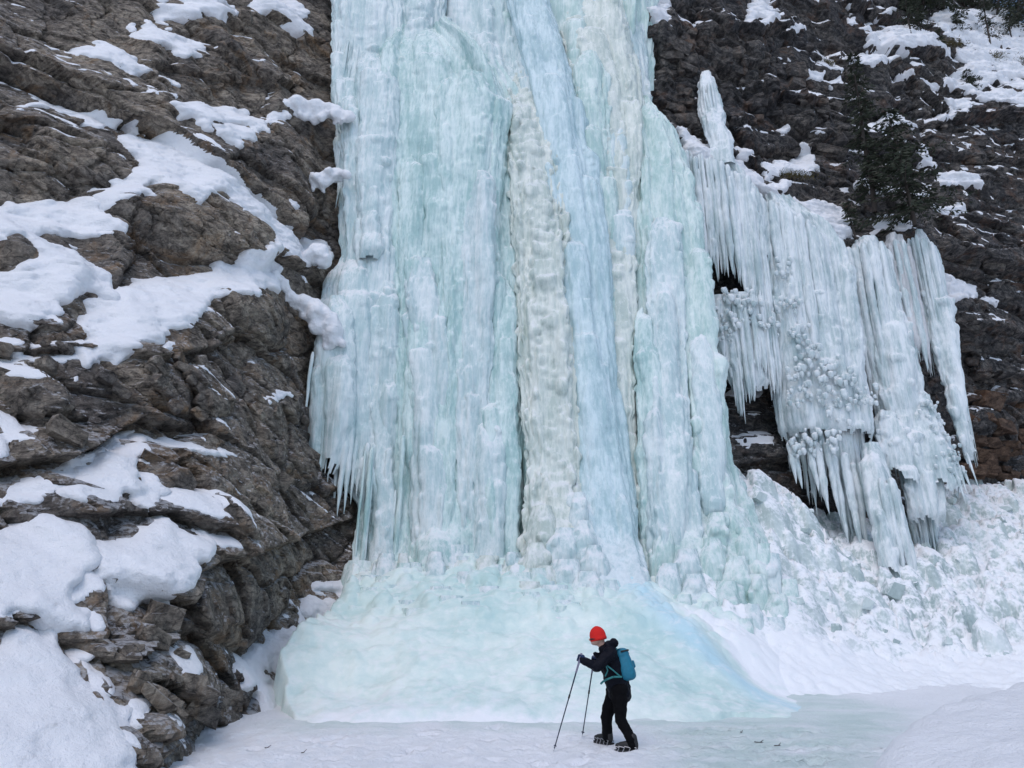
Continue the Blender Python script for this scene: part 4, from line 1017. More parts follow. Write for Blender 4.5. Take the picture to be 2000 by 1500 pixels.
CUR.append(curtain('narrow pinkish icicle curtain behind the outermost one', 25.2, [(1738,465),(1782,470)], [(1775,690),(1795,730),(1818,735)], 14, (.07, .15), 'ice_pink', 505,
   [(455,1742,1772,25.6),(480,1735,1785,25.3),(600,1758,1802,25.1),(680,1778,1812,25.0)], 0.35))
CUR.append(curtain('outermost long tapering icicle curtain with a pointed tip', 25.4, [(1786,452),(1815,465),(1835,492)], [(1845,740),(1870,820),(1888,880),(1903,915)], 18, (.06, .15), 'ice_curtain', 506,
   [(445,1788,1806,25.8),(470,1786,1830,25.5),(600,1806,1862,25.2),(720,1838,1880,25.0),(830,1868,1895,24.9),(890,1888,1904,24.9)], 0.35, tip=(0.4, 0.6)))
g = np.random.default_rng(77)
for (ci, lst) in ((1, [(1400,580,23.1,22),(1440,590,23.0,24),(1425,620,22.95,20),(1470,610,23.0,22),(1500,640,23.1,18),(1410,650,23.0,16)]),
                  (2, [(1560,770,23.0,20),(1580,700,23.2,26),(1620,720,23.1,24),(1650,745,23.1,24),(1600,760,23.0,24),(1560,720,23.2,20),(1575,860,23.0,22),(1640,800,23.0,22),(1530,520,23.6,18),(1540,600,23.4,20),(1560,650,23.3,20),(1690,770,23.2,18),(1620,860,22.9,20),(1568,875,23.1,22)]),
                  (3, [(1815,800,24.0,16),(1835,840,23.9,16),(1855,885,23.8,18),(1740,830,24.1,22),(1760,860,24.0,22),(1868,915,23.8,16),(1845,900,23.7,20)])):
    for i, (u, v, y, r) in enumerate(lst):
        Vs, Fs, off = [], [], 0
        for q in range(18):
            V, F = knob_geo(u + g.uniform(-1, 1) * r * 1.2, v + g.uniform(-1, 1) * r * 1.1, y + g.uniform(.02, .28), r * g.uniform(.12, .30), 600 + ci * 90 + i * 9 + q)
            Vs.append(V); Fs.append(F + off); off += len(V)
        tag(mesh_np('ice_knobs', np.concatenate(Vs), np.concatenate(Fs), M['ice_curtain'], CUR[ci]), kind='stuff')
shell('ice_sheet', CUR[3], [(770,1790,1812,24.5),(795,1778,1832,24.3),(835,1775,1850,24.1),(880,1785,1876,23.9),(930,1800,1886,23.8),(975,1815,1880,23.8)], 0.4, 'ice_curtain', 540, 0.8, 1.5, 3.0, ragged=0.8)
shell('ice_sheet', CUR[3], [(800,1722,1745,24.3),(820,1712,1768,24.1),(880,1722,1790,23.9),(960,1745,1800,23.8)], 0.35, 'ice_curtain', 541, 0.8, 1.5, 3.0, ragged=0.8)
for u, vt, ve, r in [(1868,890,985,.07),(1878,900,965,.08),(1888,905,960,.06),(1898,880,960,.04),(1860,880,945,.07)]:
    icicle(CUR[3], u, vt, 23.75, ve, r, 'ice_curtain', g, tip=0.7)
for u, vt, ve, r in [(1620,860,1010,.10),(1632,880,1062,.12),(1655,880,1080,.14),(1672,900,1085,.13),(1688,900,1075,.10),(1600,860,1005,.12),(1585,850,960,.12),(1722,920,1060,.10),(1545,860,945,.09),(1556,870,955,.10)]:
    icicle(CUR[2], u, vt, 23.2 + g.uniform(-.15, .1), ve, r, 'ice_curtain', g, tip=0.45, step=0.07, knob=0.25)

shell('ice_sheet', CUR[2], [(860,1690,1725,23.3),(900,1688,1742,22.9),(1000,1705,1758,22.5),(1080,1722,1768,22.2),(1150,1748,1772,22.0)], 0.35, 'ice_curtain', 542, 1.2, 1.8, 0.6, ragged=0.7)
for u, vt, ve, r in [(1728,930,1110,.10),(1738,940,1130,.12),(1750,930,1160,.13),(1760,950,1172,.11),(1768,980,1150,.08)]:
    icicle(CUR[2], u, vt, 22.3 + g.uniform(-.1, .1), ve, r, 'ice_curtain', g, tip=0.45, step=0.07, knob=0.25)

PIL = empty('ice_pillar', tuple(at(1412, 310, 24.4)))
tag(PIL, 'slim white ice pillar standing alone against the rock right of the waterfall', 'ice pillar')
shell('ice_column', PIL, [(138,1372,1390,25.6),(152,1364,1402,25.2),(200,1366,1414,24.9),(240,1380,1420,24.2),(320,1392,1440,23.8)], 0.4, 'ice_curtain', 520, 1.5, 2.5, 0.5)
for k in range(10):
    icicle(PIL, g.uniform(1368, 1404), g.uniform(150, 220), 24.7 + g.uniform(-.1, .1), g.uniform(230, 290), g.uniform(.04, .09), 'ice_curtain', g, tip=0.6)

# ------------------------------------------------------------------ fractured rock blocks that stand out of the cliffs
def hull_block(seed):
    g = np.random.default_rng(seed)
    bm = bmesh.new()
    P = []
    for sx in (-1, 1):
        for sy in (-1, 1):
            for sz in (-1, 1):
                P.append((sx * g.uniform(.55, 1), sy * g.uniform(.55, 1), sz * g.uniform(.5, 1)))
    for _ in range(7):
        q = g.normal(0, 1, 3); q /= np.abs(q).max(); P.append(tuple(q * g.uniform(.85, 1.05)))
    for p in P: bm.verts.new(p)
    r = bmesh.ops.convex_hull(bm, input=bm.verts[:])
    bmesh.ops.delete(bm, geom=[x for x in r['geom_interior'] if isinstance(x, bmesh.types.BMVert)], context='VERTS')
    me = bpy.data.meshes.new('rock_block'); bm.to_mesh(me); bm.free()
    return me

def blocks(W, cliff, mat, regions, patches, seed, smin, smax, tilt, out):
    g = np.random.default_rng(seed)
    meshes = []
    for k in range(14):
        me = hull_block(seed * 100 + k); me.materials.append(mat); meshes.append(me)
    polys = [np.array(p['poly'], float) for p in patches]
    for (u0, v0, u1, v1, n) in regions:
        uv = np.stack([g.uniform(u0, u1, n), g.uniform(v0, v1, n)], 1)
        bad = np.zeros(n, bool)
        for pl in polys:
            for dx in (-8, 8):
                bad |= poly_mask(pl[:, 0], pl[:, 1], uv[:, 0] + dx, uv[:, 1] + 6) | poly_mask(pl[:, 0], pl[:, 1], uv[:, 0] + dx, uv[:, 1] - 14)
        uv = uv[~bad]
        ls, z = W.hit(uv); h = W.samp(ls, z, W.Hs)
        P = W.world(ls, z, h)
        ang = math.atan2(W.t[1], W.t[0])
        for p in P:
            s_ = g.uniform(smin, smax) * (1 if g.random() < .8 else 1.5)
            o = link('rock_block', meshes[int(g.integers(0, 14))], cliff)
            sc = (s_ * g.uniform(.8, 1.5), s_ * g.uniform(.5, .8), s_ * g.uniform(.4, .8))
            nrm = Vector((W.n[0], W.n[1], 0)); off = out * sc[1]
            o.location = Vector(p) + nrm * (off - 0.55 * sc[1])
            o.rotation_euler = (g.normal(0, .15), tilt + g.normal(0, .18), ang + g.normal(0, .25))
            o.scale = sc

OB = bpy.data.objects
blocks(LW, OB['cliff_left'], M['rock_l'], [(0,140,230,380,16),(380,40,640,190,40),(520,250,640,450,26),(240,370,520,490,12),(0,640,140,840,16),(200,700,600,840,40),(60,840,300,930,8),(300,860,620,1100,40),(260,1200,540,1400,26),(0,20,260,90,12)], LEFT, 41, 0.07, 0.24, 0.45, 0.15)
blocks(RW, OB['cliff_right'], M['rock_block'], [(1290,60,1350,240,22),(1430,20,1640,240,44),(1460,200,1650,310,22),(1640,180,1820,400,16),(1810,240,1990,520,34),(1870,560,1990,760,36),(1450,860,1530,950,8)], RIGHT, 42, 0.12, 0.42, 0.1, 0.2)

def cap_geo(p, q, r0, r1, ns=14, nh=5):
    p, q = np.array(p, float), np.array(q, float); d = q - p; L = np.linalg.norm(d)
    d = d / L if L > 1e-6 else np.array([0, 0, 1.0])
    a = np.cross(d, [0.31, 0.9, 0.17]); a /= np.linalg.norm(a); b = np.cross(d, a)
    t = np.linspace(0, 2 * math.pi, ns, endpoint=False); ring = np.cos(t)[:, None] * a + np.sin(t)[:, None] * b
    rows = []
    for k in range(nh + 1):
        f = -math.pi / 2 + 1e-3 + (math.pi / 2) * k / nh; rows.append(p + d * math.sin(f) * r0 + ring * math.cos(f) * r0)
    for k in range(nh + 1):
        f = (math.pi / 2 - 1e-3) * k / nh; rows.append(q + d * math.sin(f) * r1 + ring * math.cos(f) * r1)
    n = len(rows); V = np.concatenate(rows)
    i = np.arange((n - 1) * ns); k_, j = i // ns, i % ns
    F = np.stack([k_ * ns + j, k_ * ns + (j + 1) % ns, (k_ + 1) * ns + (j + 1) % ns, (k_ + 1) * ns + j], 1)
    capA = None
    return V, F

def fused(name, segs, mat, parent, vox=0.014, smooth=4):
    """several tapered limbs grown together into one continuous surface"""
    Vs, Fs, o = [], [], 0
    for p, q, r0, r1 in segs:
        V, F = cap_geo(p, q, r0, r1); Vs.append(V); Fs.append(F + o); o += len(V)
    ob = mesh_np(name, np.concatenate(Vs), np.concatenate(Fs), mat, parent)
    m = ob.modifiers.new('fuse', 'REMESH'); m.mode = 'VOXEL'; m.voxel_size = vox; m.use_smooth_shade = True
    m2 = ob.modifiers.new('soft', 'SMOOTH'); m2.iterations = smooth; m2.factor = 0.5
    return ob

blocks(RW, OB['cliff_right'], M['rock_rust'], [(1885,780,2010,945,46)], RIGHT, 43, 0.15, 0.45, 0.1, 0.3)

# ------------------------------------------------------------------ snow lumps that lap over the left edge of the ice
tex = bpy.data.textures.new('snow_lumps', 'CLOUDS'); tex.noise_scale = 0.35; tex.noise_depth = 3
def snow_lump(label, chain, vox=0.05):
    gl = np.random.default_rng(int(chain[0][0]))
    segs = []
    for a_, b_ in zip(chain[:-1], chain[1:]):
        for f in np.arange(0, 1, 0.2):
            p = at(*a_[:3]) * (1 - f) + at(*b_[:3]) * f; r = a_[3] * (1 - f) + b_[3] * f
            segs.append((p, p + gl.normal(0, .35 * r, 3) * [1, 1, .6], r * gl.uniform(.55, .95), r * gl.uniform(.4, .8)))
            q = p + np.array([gl.normal(0, .6 * r), gl.normal(0, .3 * r), -gl.uniform(.3, 1.3) * r])
            segs.append((p, q, r * .6, r * gl.uniform(.15, .5)))
    o = fused('snow_patch', segs, M['snow'], None, vox, 3)
    m = o.modifiers.new('lumps', 'DISPLACE'); m.texture = tex; m.strength = 0.22; m.texture_coords = 'GLOBAL'
    return tag(o, label, 'snow', 'snow lying on the left cliff')
snow_lump('snow cornice curling from the rock onto the upper edge of the waterfall', [(510,250,21.0,.14),(530,238,21.2,.22),(548,216,21.4,.30),(580,208,21.5,.34),(625,212,21.6,.34),(660,220,21.6,.30),(682,232,21.5,.18)])
snow_lump('snow lump stuck to the upper left edge of the waterfall', [(590,334,21.3,.13),(610,350,21.4,.22),(622,358,21.4,.26),(640,344,21.4,.26),(664,335,21.4,.28)])
snow_lump('snow cap over the top of the left hanging ice skirt', [(540,535,19.3,.12),(560,565,19.6,.15),(580,588,19.8,.20),(604,596,19.9,.30),(628,612,19.9,.38),(645,636,19.9,.40),(658,668,20.0,.30)])
snow_lump('round snow ball at the lower end of the biggest ramp', [(600,502,20.5,.22),(622,492,20.6,.36),(632,500,20.6,.30)])

# loose ice blocks lying in the rubble
gb = np.random.default_rng(71); bms = []
for k in range(10):
    me = hull_block(7100 + k); me.materials.append(M['rubble']); bms.append(me)
for k in range(150):
    x, y = gb.uniform(6.5, 19.5), gb.uniform(18.2, 28)
    i, j = int((y - 14.2) / .05), int((x - 4.6) / .05)
    s_ = min(.26, 0.06 + gb.exponential(.06))
    o = link('ice_block', bms[k % 10], OB['rubble_slope'])
    o.location = (x, y, float(RZ[i, j]) + .15 * s_); o.scale = (s_, s_ * gb.uniform(.6, 1), s_ * gb.uniform(.6, 1.1))
    o.rotation_euler = tuple(gb.uniform(-.5, .5, 2)) + (gb.uniform(0, 6.3),)

# ------------------------------------------------------------------ trees and low plants
M['bark'] = mat_plain('dark_bark', (0.05, 0.04, 0.033), 0.9, 0.4, size=30, bumpd=0.02)
M['needles'] = mat_plain('dark_spruce_needles', (0.024, 0.032, 0.016), 0.8, 0.5, size=3)
M['moss'] = mat_plain('brown_green_moss', (0.085, 0.07, 0.025), 0.95, 0.5, size=25, bumpd=0.03)
M['twig'] = mat_plain('dead_twig', (0.035, 0.028, 0.024), 0.9, 0.3)

def cone_geo(p, q, r0, r1, ns=6):
    p, q = np.array(p, float), np.array(q, float); d = q - p; L = np.linalg.norm(d) + 1e-9; d /= L
    a = np.cross(d, [0.3, 0.9, 0.2]); a /= np.linalg.norm(a) + 1e-9; b = np.cross(d, a)
    t = np.linspace(0, 2 * math.pi, ns, endpoint=False)
    ring = np.cos(t)[:, None] * a + np.sin(t)[:, None] * b
    V = np.concatenate([p + ring * r0, q + ring * r1]); j = np.arange(ns); k_ = (j + 1) % ns
    return V, np.concatenate([np.stack([j, k_, ns + k_], 1), np.stack([j, ns + k_, ns + j], 1)])

def merge(parts):
    Vs, Fs, o = [], [], 0
    for V, F in parts:
        Vs.append(V); Fs.append(F + o); o += len(V)
    return np.concatenate(Vs), np.concatenate(Fs)

def spruce(base, top, rad, seed, label, nb=60, low=0.12, dens=12, blade=0.26, group='spruces on the right cliff'):
    g = np.random.default_rng(seed)
    base, top = np.array(base, float), np.array(top, float); ax = top - base; Ht = np.linalg.norm(ax)
    E = empty('spruce_tree', tuple(base)); tag(E, label, 'tree', group)
    pts = [base + ax * t + np.array([g.normal(0, .012), g.normal(0, .012), 0]) * Ht * (t * (1 - t) * 3) for t in np.linspace(0, 1, 8)]
    r0 = 0.012 * Ht + 0.02
    V, F = merge([cone_geo(pts[i], pts[i + 1], r0 * (1 - i / 7.5), r0 * (1 - (i + 1) / 7.5)) for i in range(7)])
    mesh_np('trunk', V, F, M['bark'], E)
    wood, tri = [], []
    for k in range(nb):
        lev = max(5, nb // 7); t = low + (1 - low) * (int(k * lev / nb) + g.uniform(-.16, .16) + .5) / lev; t = min(t, .985)
        a = g.uniform(0, 2 * math.pi); L = rad * ((1 - t) ** 0.75 + 0.06) * g.uniform(.45, 1.15)
        o = base + ax * t
        d = np.array([math.cos(a), math.sin(a), g.uniform(-.35, .1)])
        e = o + d * L + np.array([0, 0, -0.12 * L]); wood.append(cone_geo(o, e, 0.012 + .006 * L, 0.004, 4))
        n = max(4, int(dens * L / rad * 1.3))
        for q in range(n):
            f = (q + g.uniform(.3, 1)) / n
            c = o + (e - o) * f
            sl_ = blade * g.uniform(.5, 1.2) * (1.1 - .5 * f)
            for sd_ in (-1, 1):
                side = np.array([-math.sin(a), math.cos(a), 0]) * sd_
                dd = side * g.uniform(.5, 1) + d * g.uniform(.2, .8) + np.array([0, 0, g.uniform(-.55, .15)])
                dd = dd / np.linalg.norm(dd) * sl_
                wv = np.cross(dd, [g.normal(), g.normal(), g.normal()]); wv = wv / (np.linalg.norm(wv) + 1e-9) * sl_ * 0.17
                tri.append(np.stack([c - wv * .5, c + dd * .5 - wv, c + dd, c + dd * .5 + wv]))
    V = np.concatenate(tri); n = len(tri)
    F = np.stack([np.arange(n) * 4 + i for i in range(4)], 1)
    mesh_np('crown', V, F, M['needles'], E)
    V, F = merge(wood); tag(mesh_np('branches', V, F, M['bark'], E), kind='stuff')
    return E

def tree_at(ub, vb, ut, vt, rad, seed, label, out=0.1, **kw):
    b = RW.point(ub, vb, out)
    t = at(ut, vt, b[1]); return spruce(b - np.array([0, 0, .25]), t, rad, seed, label, **kw)

tree_at(1690, 425, 1664, 104, 1.7, 1, 'tall thin dark spruce with a pointed top on the right cliff', 0.8, nb=105, dens=13, blade=.34)
tree_at(1765, 450, 1732, 212, 2.5, 2, 'wide bushy dark spruce growing above the icicle curtains', 0.8, nb=95, dens=15, blade=.36, low=.1)
tree_at(1662, 462, 1655, 392, 0.55, 3, 'crooked little spruce on the snowy lip beside the icicle curtains', 0.3, nb=22, dens=8, low=.4)
tree_at(1775, 62, 1766, -25, 1.3, 4, 'left one of the slim spruces standing on the snow terrace near the top edge', nb=34, low=.3)
tree_at(1796, 70, 1792, 12, 1.0, 5, 'small thin spruce right beside the left slim one on the snow terrace', nb=24, low=.3)
tree_at(1868, 60, 1864, 10, 1.1, 6, 'stubby dense spruce on the corner snow slope', nb=34, low=.05)
tree_at(1930, 82, 1916, -25, 1.4, 7, 'tallest spruce with a thick trunk on the corner snow slope', nb=44, low=.3)
tree_at(1976, 88, 1966, 5, 1.5, 8, 'rightmost slim spruce on the corner snow slope', nb=36, low=.4)
tree_at(1830, 84, 1832, 56, 0.45, 9, 'sapling spruce at the edge above the dark overhang', nb=18, low=.1)
tree_at(1884, 165, 1888, 134, 1.0, 10, 'low spruce bush in the middle of the corner snow slope', nb=26, low=.02)
WOOD = ['dark spruce at the top edge above the left end of the corner slope', 'dark spruce at the top edge above the stubby dense spruce', 'dark spruce at the top edge right of the slim terrace spruces', 'large dark spruce at the top edge right of the thick trunked one',
        'large dark spruce at the top right corner', 'dark spruce at the right picture edge near the top corner', 'dark spruce at the top edge left of the slim terrace spruces']
for i, (ub, vb, ut, vt, r) in enumerate([(1840,14,1838,-90,2.2),(1880,10,1880,-90,2.2),(1800,6,1802,-80,2.0),(1945,24,1950,-90,2.4),(1985,50,1990,-70,2.6),(2010,70,2015,-60,2.6),(1760,8,1758,-70,1.6)]):
    tree_at(ub, vb, ut, vt, r, 20 + i, WOOD[i], nb=60, low=.02, dens=14, blade=.4, group='wood edge along the top right')

def moss(u, v, wpx, hpx, seed, W=RW):
    g = np.random.default_rng(seed)
    c = W.point(u, v, 0.12); d = wpx / FPX * math.hypot(c[1], c[2])
    n = 420; P = g.normal(0, 1, (n, 3)) * np.array([d * .5, .12, d * hpx / wpx * .35]) + c
    dirs = g.normal(0, 1, (n, 3)) + np.array([0, -.6, .1]); dirs /= np.linalg.norm(dirs, axis=1)[:, None]
    sd_ = np.cross(dirs, g.normal(0, 1, (n, 3))); sd_ /= np.linalg.norm(sd_, axis=1)[:, None]
    L = g.uniform(.06, .2, n)[:, None]
    V = np.stack([P - sd_ * .02, P + sd_ * .02, P + dirs * L], 1).reshape(-1, 3)
    return tag(mesh_np('moss_clump', V, np.arange(n * 3).reshape(-1, 3), M['moss']), kind='stuff')
for u, v, w_, h_, lab in [(1730,436,44,14,'long brown moss hummock under the bushy spruce above the ice'),(1540,347,50,10,'brown moss fringe under the boot shaped snow patch'),(1858,88,22,10,'brown moss tuft beside the sapling on the corner slope'),
                          (1934,113,26,12,'brown moss tuft in the middle of the corner slope'),(1990,122,22,14,'brown moss tuft at the right edge of the corner slope'),(1928,76,22,8,'moss hummock at the foot of the thick trunked spruce'),(1610,128,16,10,'orange brown moss tuft between the two snow strips')]:
    tag(moss(u, v, w_, h_, u), lab, 'moss', 'moss on the right cliff')

# ------------------------------------------------------------------ twigs and bits lying on the snow
def gpoint(u, v):   # point of the snow floor
    a, dy, dz = ray(u, v)
    ys = np.arange(8.0, 17.0, 0.02); t = ys / dy
    d = CAMZ + dz * t - ground_z(a * t, ys)
    k = int((d < 0).argmax()); return np.array([a * t[k], ys[k], float(ground_z(np.array(a * t[k]), np.array(ys[k])))])
g = np.random.default_rng(3)
TW = [(1452,1432,.09,'upper one of the dark twigs on the green ice right of the person'),(1483,1452,.13,'longest dark twig on the green ice right of the person'),(1518,1458,.09,'rightmost dark twig on the green ice floor'),(592,1472,.05,'dark twig on the snow below the broken apron corner'),(520,1463,.06,'dark twig on the snow right of the lowest left rock')]
for (u, v, ln, lab) in TW:
    p = gpoint(u, v); th = g.uniform(-.6, .6); parts = []
    q = p + np.array([-math.cos(th), -math.sin(th), 0]) * ln / 2 + np.array([0, 0, .012])
    for s_ in range(3):
        th += g.normal(0, .35); e = q + np.array([math.cos(th), math.sin(th), g.uniform(-.02, .05)]) * ln / 3
        parts.append(cone_geo(q, e, .007 - .001 * s_, .006 - .001 * s_, 5)); q = e
    parts.append(cone_geo(q - np.array([math.cos(th), math.sin(th), 0]) * ln / 3, q + np.array([.02, .04, .03]), .006, .003, 4))
    V, F = merge(parts)
    tag(mesh_np('twig', V, F, M['twig']), lab, 'twig', 'twigs scattered on the ground')

# ------------------------------------------------------------------ the hiker
def dull(m):
    m.node_tree.nodes['Principled BSDF'].inputs['Specular IOR Level'].default_value = 0.12
    return m
M['jacket'] = mat_plain('black_navy_shell_jacket', (0.004, 0.005, 0.010), 0.6, 0.5, size=14, bumpd=0.05)
M['trousers'] = mat_plain('black_trousers', (0.003, 0.003, 0.004), 0.85, 0.4, size=14, bumpd=0.02)
dull(M['jacket']); dull(M['trousers'])
M['hat'] = mat_plain('red_knit', (0.62, 0.012, 0.008), 0.9, 0.3, size=90, bumpd=0.006)
M['skin'] = mat_plain('skin', (0.55, 0.33, 0.25), 0.5, 0.1)
M['glove'] = mat_plain('navy_glove', (0.012, 0.03, 0.085), 0.8, 0.4, size=40)
M['boot'] = mat_plain('dark_boot', (0.012, 0.011, 0.012), 0.6, 0.3)
M['steel'] = mat_plain('steel_spikes', (0.5, 0.5, 0.52), 0.35, 0.2, 0.8)
M['pack'] = mat_plain('teal_pack_fabric', (0.006, 0.16, 0.25), 0.6, 0.3, size=25, bumpd=0.01)
M['strap'] = mat_plain('green_teal_strap', (0.03, 0.20, 0.20), 0.7, 0.2)
M['pole'] = mat_plain('blue_black_pole', (0.012, 0.02, 0.05), 0.35, 0.2, 0.3)
M['grip'] = mat_plain('grey_grip', (0.20, 0.19, 0.26), 0.7, 0.3)

def J(u, v, y): return at(u, v, y)
gz = lambda p: float(ground_z(np.array(p[0]), np.array(p[1])))
# plant the feet
print('GROUND', [gz(J(1225,1470,y_)) for y_ in (10.8, 11.0, 11.2, 11.5)])
heelN, toeN = J(1240,1472,11.02), J(1208,1472,11.08); heelF, toeF = J(1191,1462,11.38), J(1166,1452,11.62)
for p in (heelN, toeN, heelF, toeF): p[2] = gz(p) + 0.035
PER = empty('person', (float(heelN[0]) - .1, 11.2, gz(heelN)))
tag(PER, 'person in dark jacket and red knit hat walking left with two poles', 'person')
pel, che, nec, hed = J(1207,1342,11.25), J(1194,1291,11.25), J(1180,1266,11.25), J(1167,1246,11.25)
shN, elN, haN = J(1192,1276,11.06), J(1165,1303,11.0), J(1133,1286,11.0)
shF, elF, haF = J(1187,1276,11.43), J(1173,1299,11.5), J(1160,1288,11.48)
hiN, knN, anN = J(1210,1350,11.15), J(1212,1404,11.13), heelN + np.array([-.03, 0, .10])
hiF, knF, anF = J(1201,1350,11.35), J(1185,1398,11.38), heelF + np.array([-.03, .02, .10])
body = fused('body', [(pel, che, .13, .135), (che, nec, .13, .06), (nec, hed, .055, .07), (hed + [.012, 0, .015], hed + [-.02, 0, -.02], .098, .085), (hed + [-.03, 0, -.04], hed + [-.055, 0, -.055], .06, .045), (hed + [-.10, 0, -.01], hed + [-.115, 0, -.025], .012, .016),
    (shN, elN, .05, .04), (elN, haN + (elN - haN) * .3, .04, .028), (shF, elF, .05, .04), (elF, haF + (elF - haF) * .3, .04, .028), (shN, shF, .06, .06), (hiN, hiF, .1, .1), (hiN, knN, .08, .055), (knN, anN, .055, .04), (hiF, knF, .08, .055), (knF, anF, .055, .04)], M['skin'], PER, 0.010, 3)
fused('jacket', [(pel + [0, 0, .02], che, .165, .175), (pel + [.04, 0, -.03], pel + [.06, 0, -.10], .15, .12), (pel + [-.05, 0, -.02], pel + [-.06, 0, -.10], .11, .08), (hiN + [.09, 0, -.03], hiF + [.10, 0, -.03], .07, .07), (che, nec + [.02, 0, .0], .165, .09),
    (shN, shF, .10, .10), (shN, elN, .088, .072), (elN, haN + (elN - haN) * .15, .07, .05), (shF, elF, .088, .072), (elF, haF + (elF - haF) * .15, .07, .05),
    (J(1199,1256,11.13), J(1199,1256,11.37), .062, .062), (J(1188,1260,11.12), J(1188,1260,11.38), .058, .058), (J(1176,1268,11.17), J(1176,1268,11.33), .045, .045), (J(1163,1277,11.22), J(1170,1284,11.25), .035, .05)], M['jacket'], PER, 0.014, 3)
fused('trousers', [(hiN, hiF, .125, .125), (hiN, knN, .118, .085), (knN, anN, .082, .07), (anN, anN + [.0, 0, -.04], .07, .068), (hiF, knF, .118, .085), (knF, anF, .082, .07), (anF, anF + [0, 0, -.04], .07, .068)], M['trousers'], PER, 0.014, 3)
ctex = bpy.data.textures.new('cloth_folds', 'CLOUDS'); ctex.noise_scale = 0.09; ctex.noise_depth = 1
for o in PER.children:
    if o.name.split('.')[0] in ('jacket', 'trousers'):
        m = o.modifiers.new('folds', 'DISPLACE'); m.texture = ctex; m.strength = 0.035; m.texture_coords = 'GLOBAL'
# hat: knit dome with a turned-up rim
n = 26; tt = np.linspace(0, 2 * math.pi, n, endpoint=False); rows = []
hc = hed + np.array([.006, 0, .022]); up = np.array([-.18, 0, .984]); fw = np.array([-.984, 0, -.18]); sdv = np.array([0, 1.0, 0])
for (h, r) in [(-.055,.098),(-.055,.110),(-.04,.116),(-.018,.116),(-.012,.111),(.03,.109),(.07,.098),(.10,.078),(.125,.05),(.138,.022),(.142,.004)]:
    rows.append(hc + up * h + (np.cos(tt)[:, None] * fw * r * 1.06 + np.sin(tt)[:, None] * sdv * r * .9))
V = np.concatenate(rows); nr = len(rows); i = np.arange((nr - 1) * n); k_, j = i // n, i % n
hat = mesh_np('knit_hat', V, np.stack([k_ * n + j, k_ * n + (j + 1) % n, (k_ + 1) * n + (j + 1) % n, (k_ + 1) * n + j], 1), M['hat'], PER)
V, F = merge([cone_geo(hed + [-.095, -.05, -.018], hed + [-.04, -.092, -.012], .014, .008), cone_geo(hed + [-.095, .05, -.018], hed + [-.04, .092, -.012], .014, .008), cone_geo(hed + [-.10, -.05, -.02], hed + [-.10, .05, -.02], .014, .014)])
mesh_np('sunglasses', V, F, M['boot'], PER)

tipN, tipF = J(1081,1468,10.95), J(1137,1438,11.95)
tipN[2] = gz(tipN) + .01; tipF[2] = gz(tipF) + .01
def pole_and_glove(hand, tip, label):
    d = hand - tip; d /= np.linalg.norm(d); topp = hand + d * .06
    E = empty('trekking_pole', tuple(tip)); tag(E, label, 'trekking pole', 'trekking poles')
    mid = tip + (topp - tip) * .55
    V, F = merge([cone_geo(tip + d * .04, mid, .0075, .0085, 8), cone_geo(mid, topp - d * .15, .0095, .0105, 8)]); mesh_np('shaft', V, F, M['pole'], E)
    V, F = merge([cone_geo(topp - d * .17, topp - d * .02, .014, .017, 10), cone_geo(topp - d * .02, topp + d * .012, .021, .014, 10)]); mesh_np('grip', V, F, M['grip'], E)
    V, F = merge([cone_geo(topp - d * .26, topp - d * .17, .013, .014, 10)]); mesh_np('lower_grip', V, F, M['grip'], E)
    V, F = cone_geo(tip, tip + d * .045, .003, .006, 8); mesh_np('tip', V, F, M['steel'], E)
    V, F = cone_geo(tip + d * .07, tip + d * .082, .024, .012, 12); mesh_np('basket', V, F, M['pole'], E)
    V, F = merge([cone_geo(mid - d * .02, mid + d * .03, .013, .013, 8)]); mesh_np('clamp', V, F, M['boot'], E)
    # gloved hand closed round the grip
    back = np.array([1.0, 0, .25]); back = back - d * (back @ d); back /= np.linalg.norm(back); side = np.cross(d, back)
    palm = hand + back * .030
    segs = [(palm + d * .032, palm - d * .034, .030, .027), (palm, palm + back * .05, .032, .036)]
    for k in range(4):
        o = palm + d * (.036 - .024 * k) + side * .022; a_ = hand - back * .012 + side * .028 + d * (.036 - .024 * k); b_ = hand - back * .034 - side * (.004) + d * (.034 - .023 * k); L = (1, 1.08, 1.0, .8)[k]
        segs += [(o, o + (a_ - o) * L, .0125, .012), (o + (a_ - o) * L, b_, .012, .0105)]
    o = palm + d * .03 - side * .02
    segs += [(o, hand - side * .028 + d * .035, .014, .0125), (hand - side * .028 + d * .035, hand - back * .024 - side * .014 + d * .042, .0125, .011)]
    fused('glove', segs, M['glove'], PER, 0.006, 2)
pole_and_glove(haN, tipN, 'blue black trekking pole planted nearest the camera, held forward')
pole_and_glove(haF, tipF, 'blue black trekking pole on the far side behind the near arm')

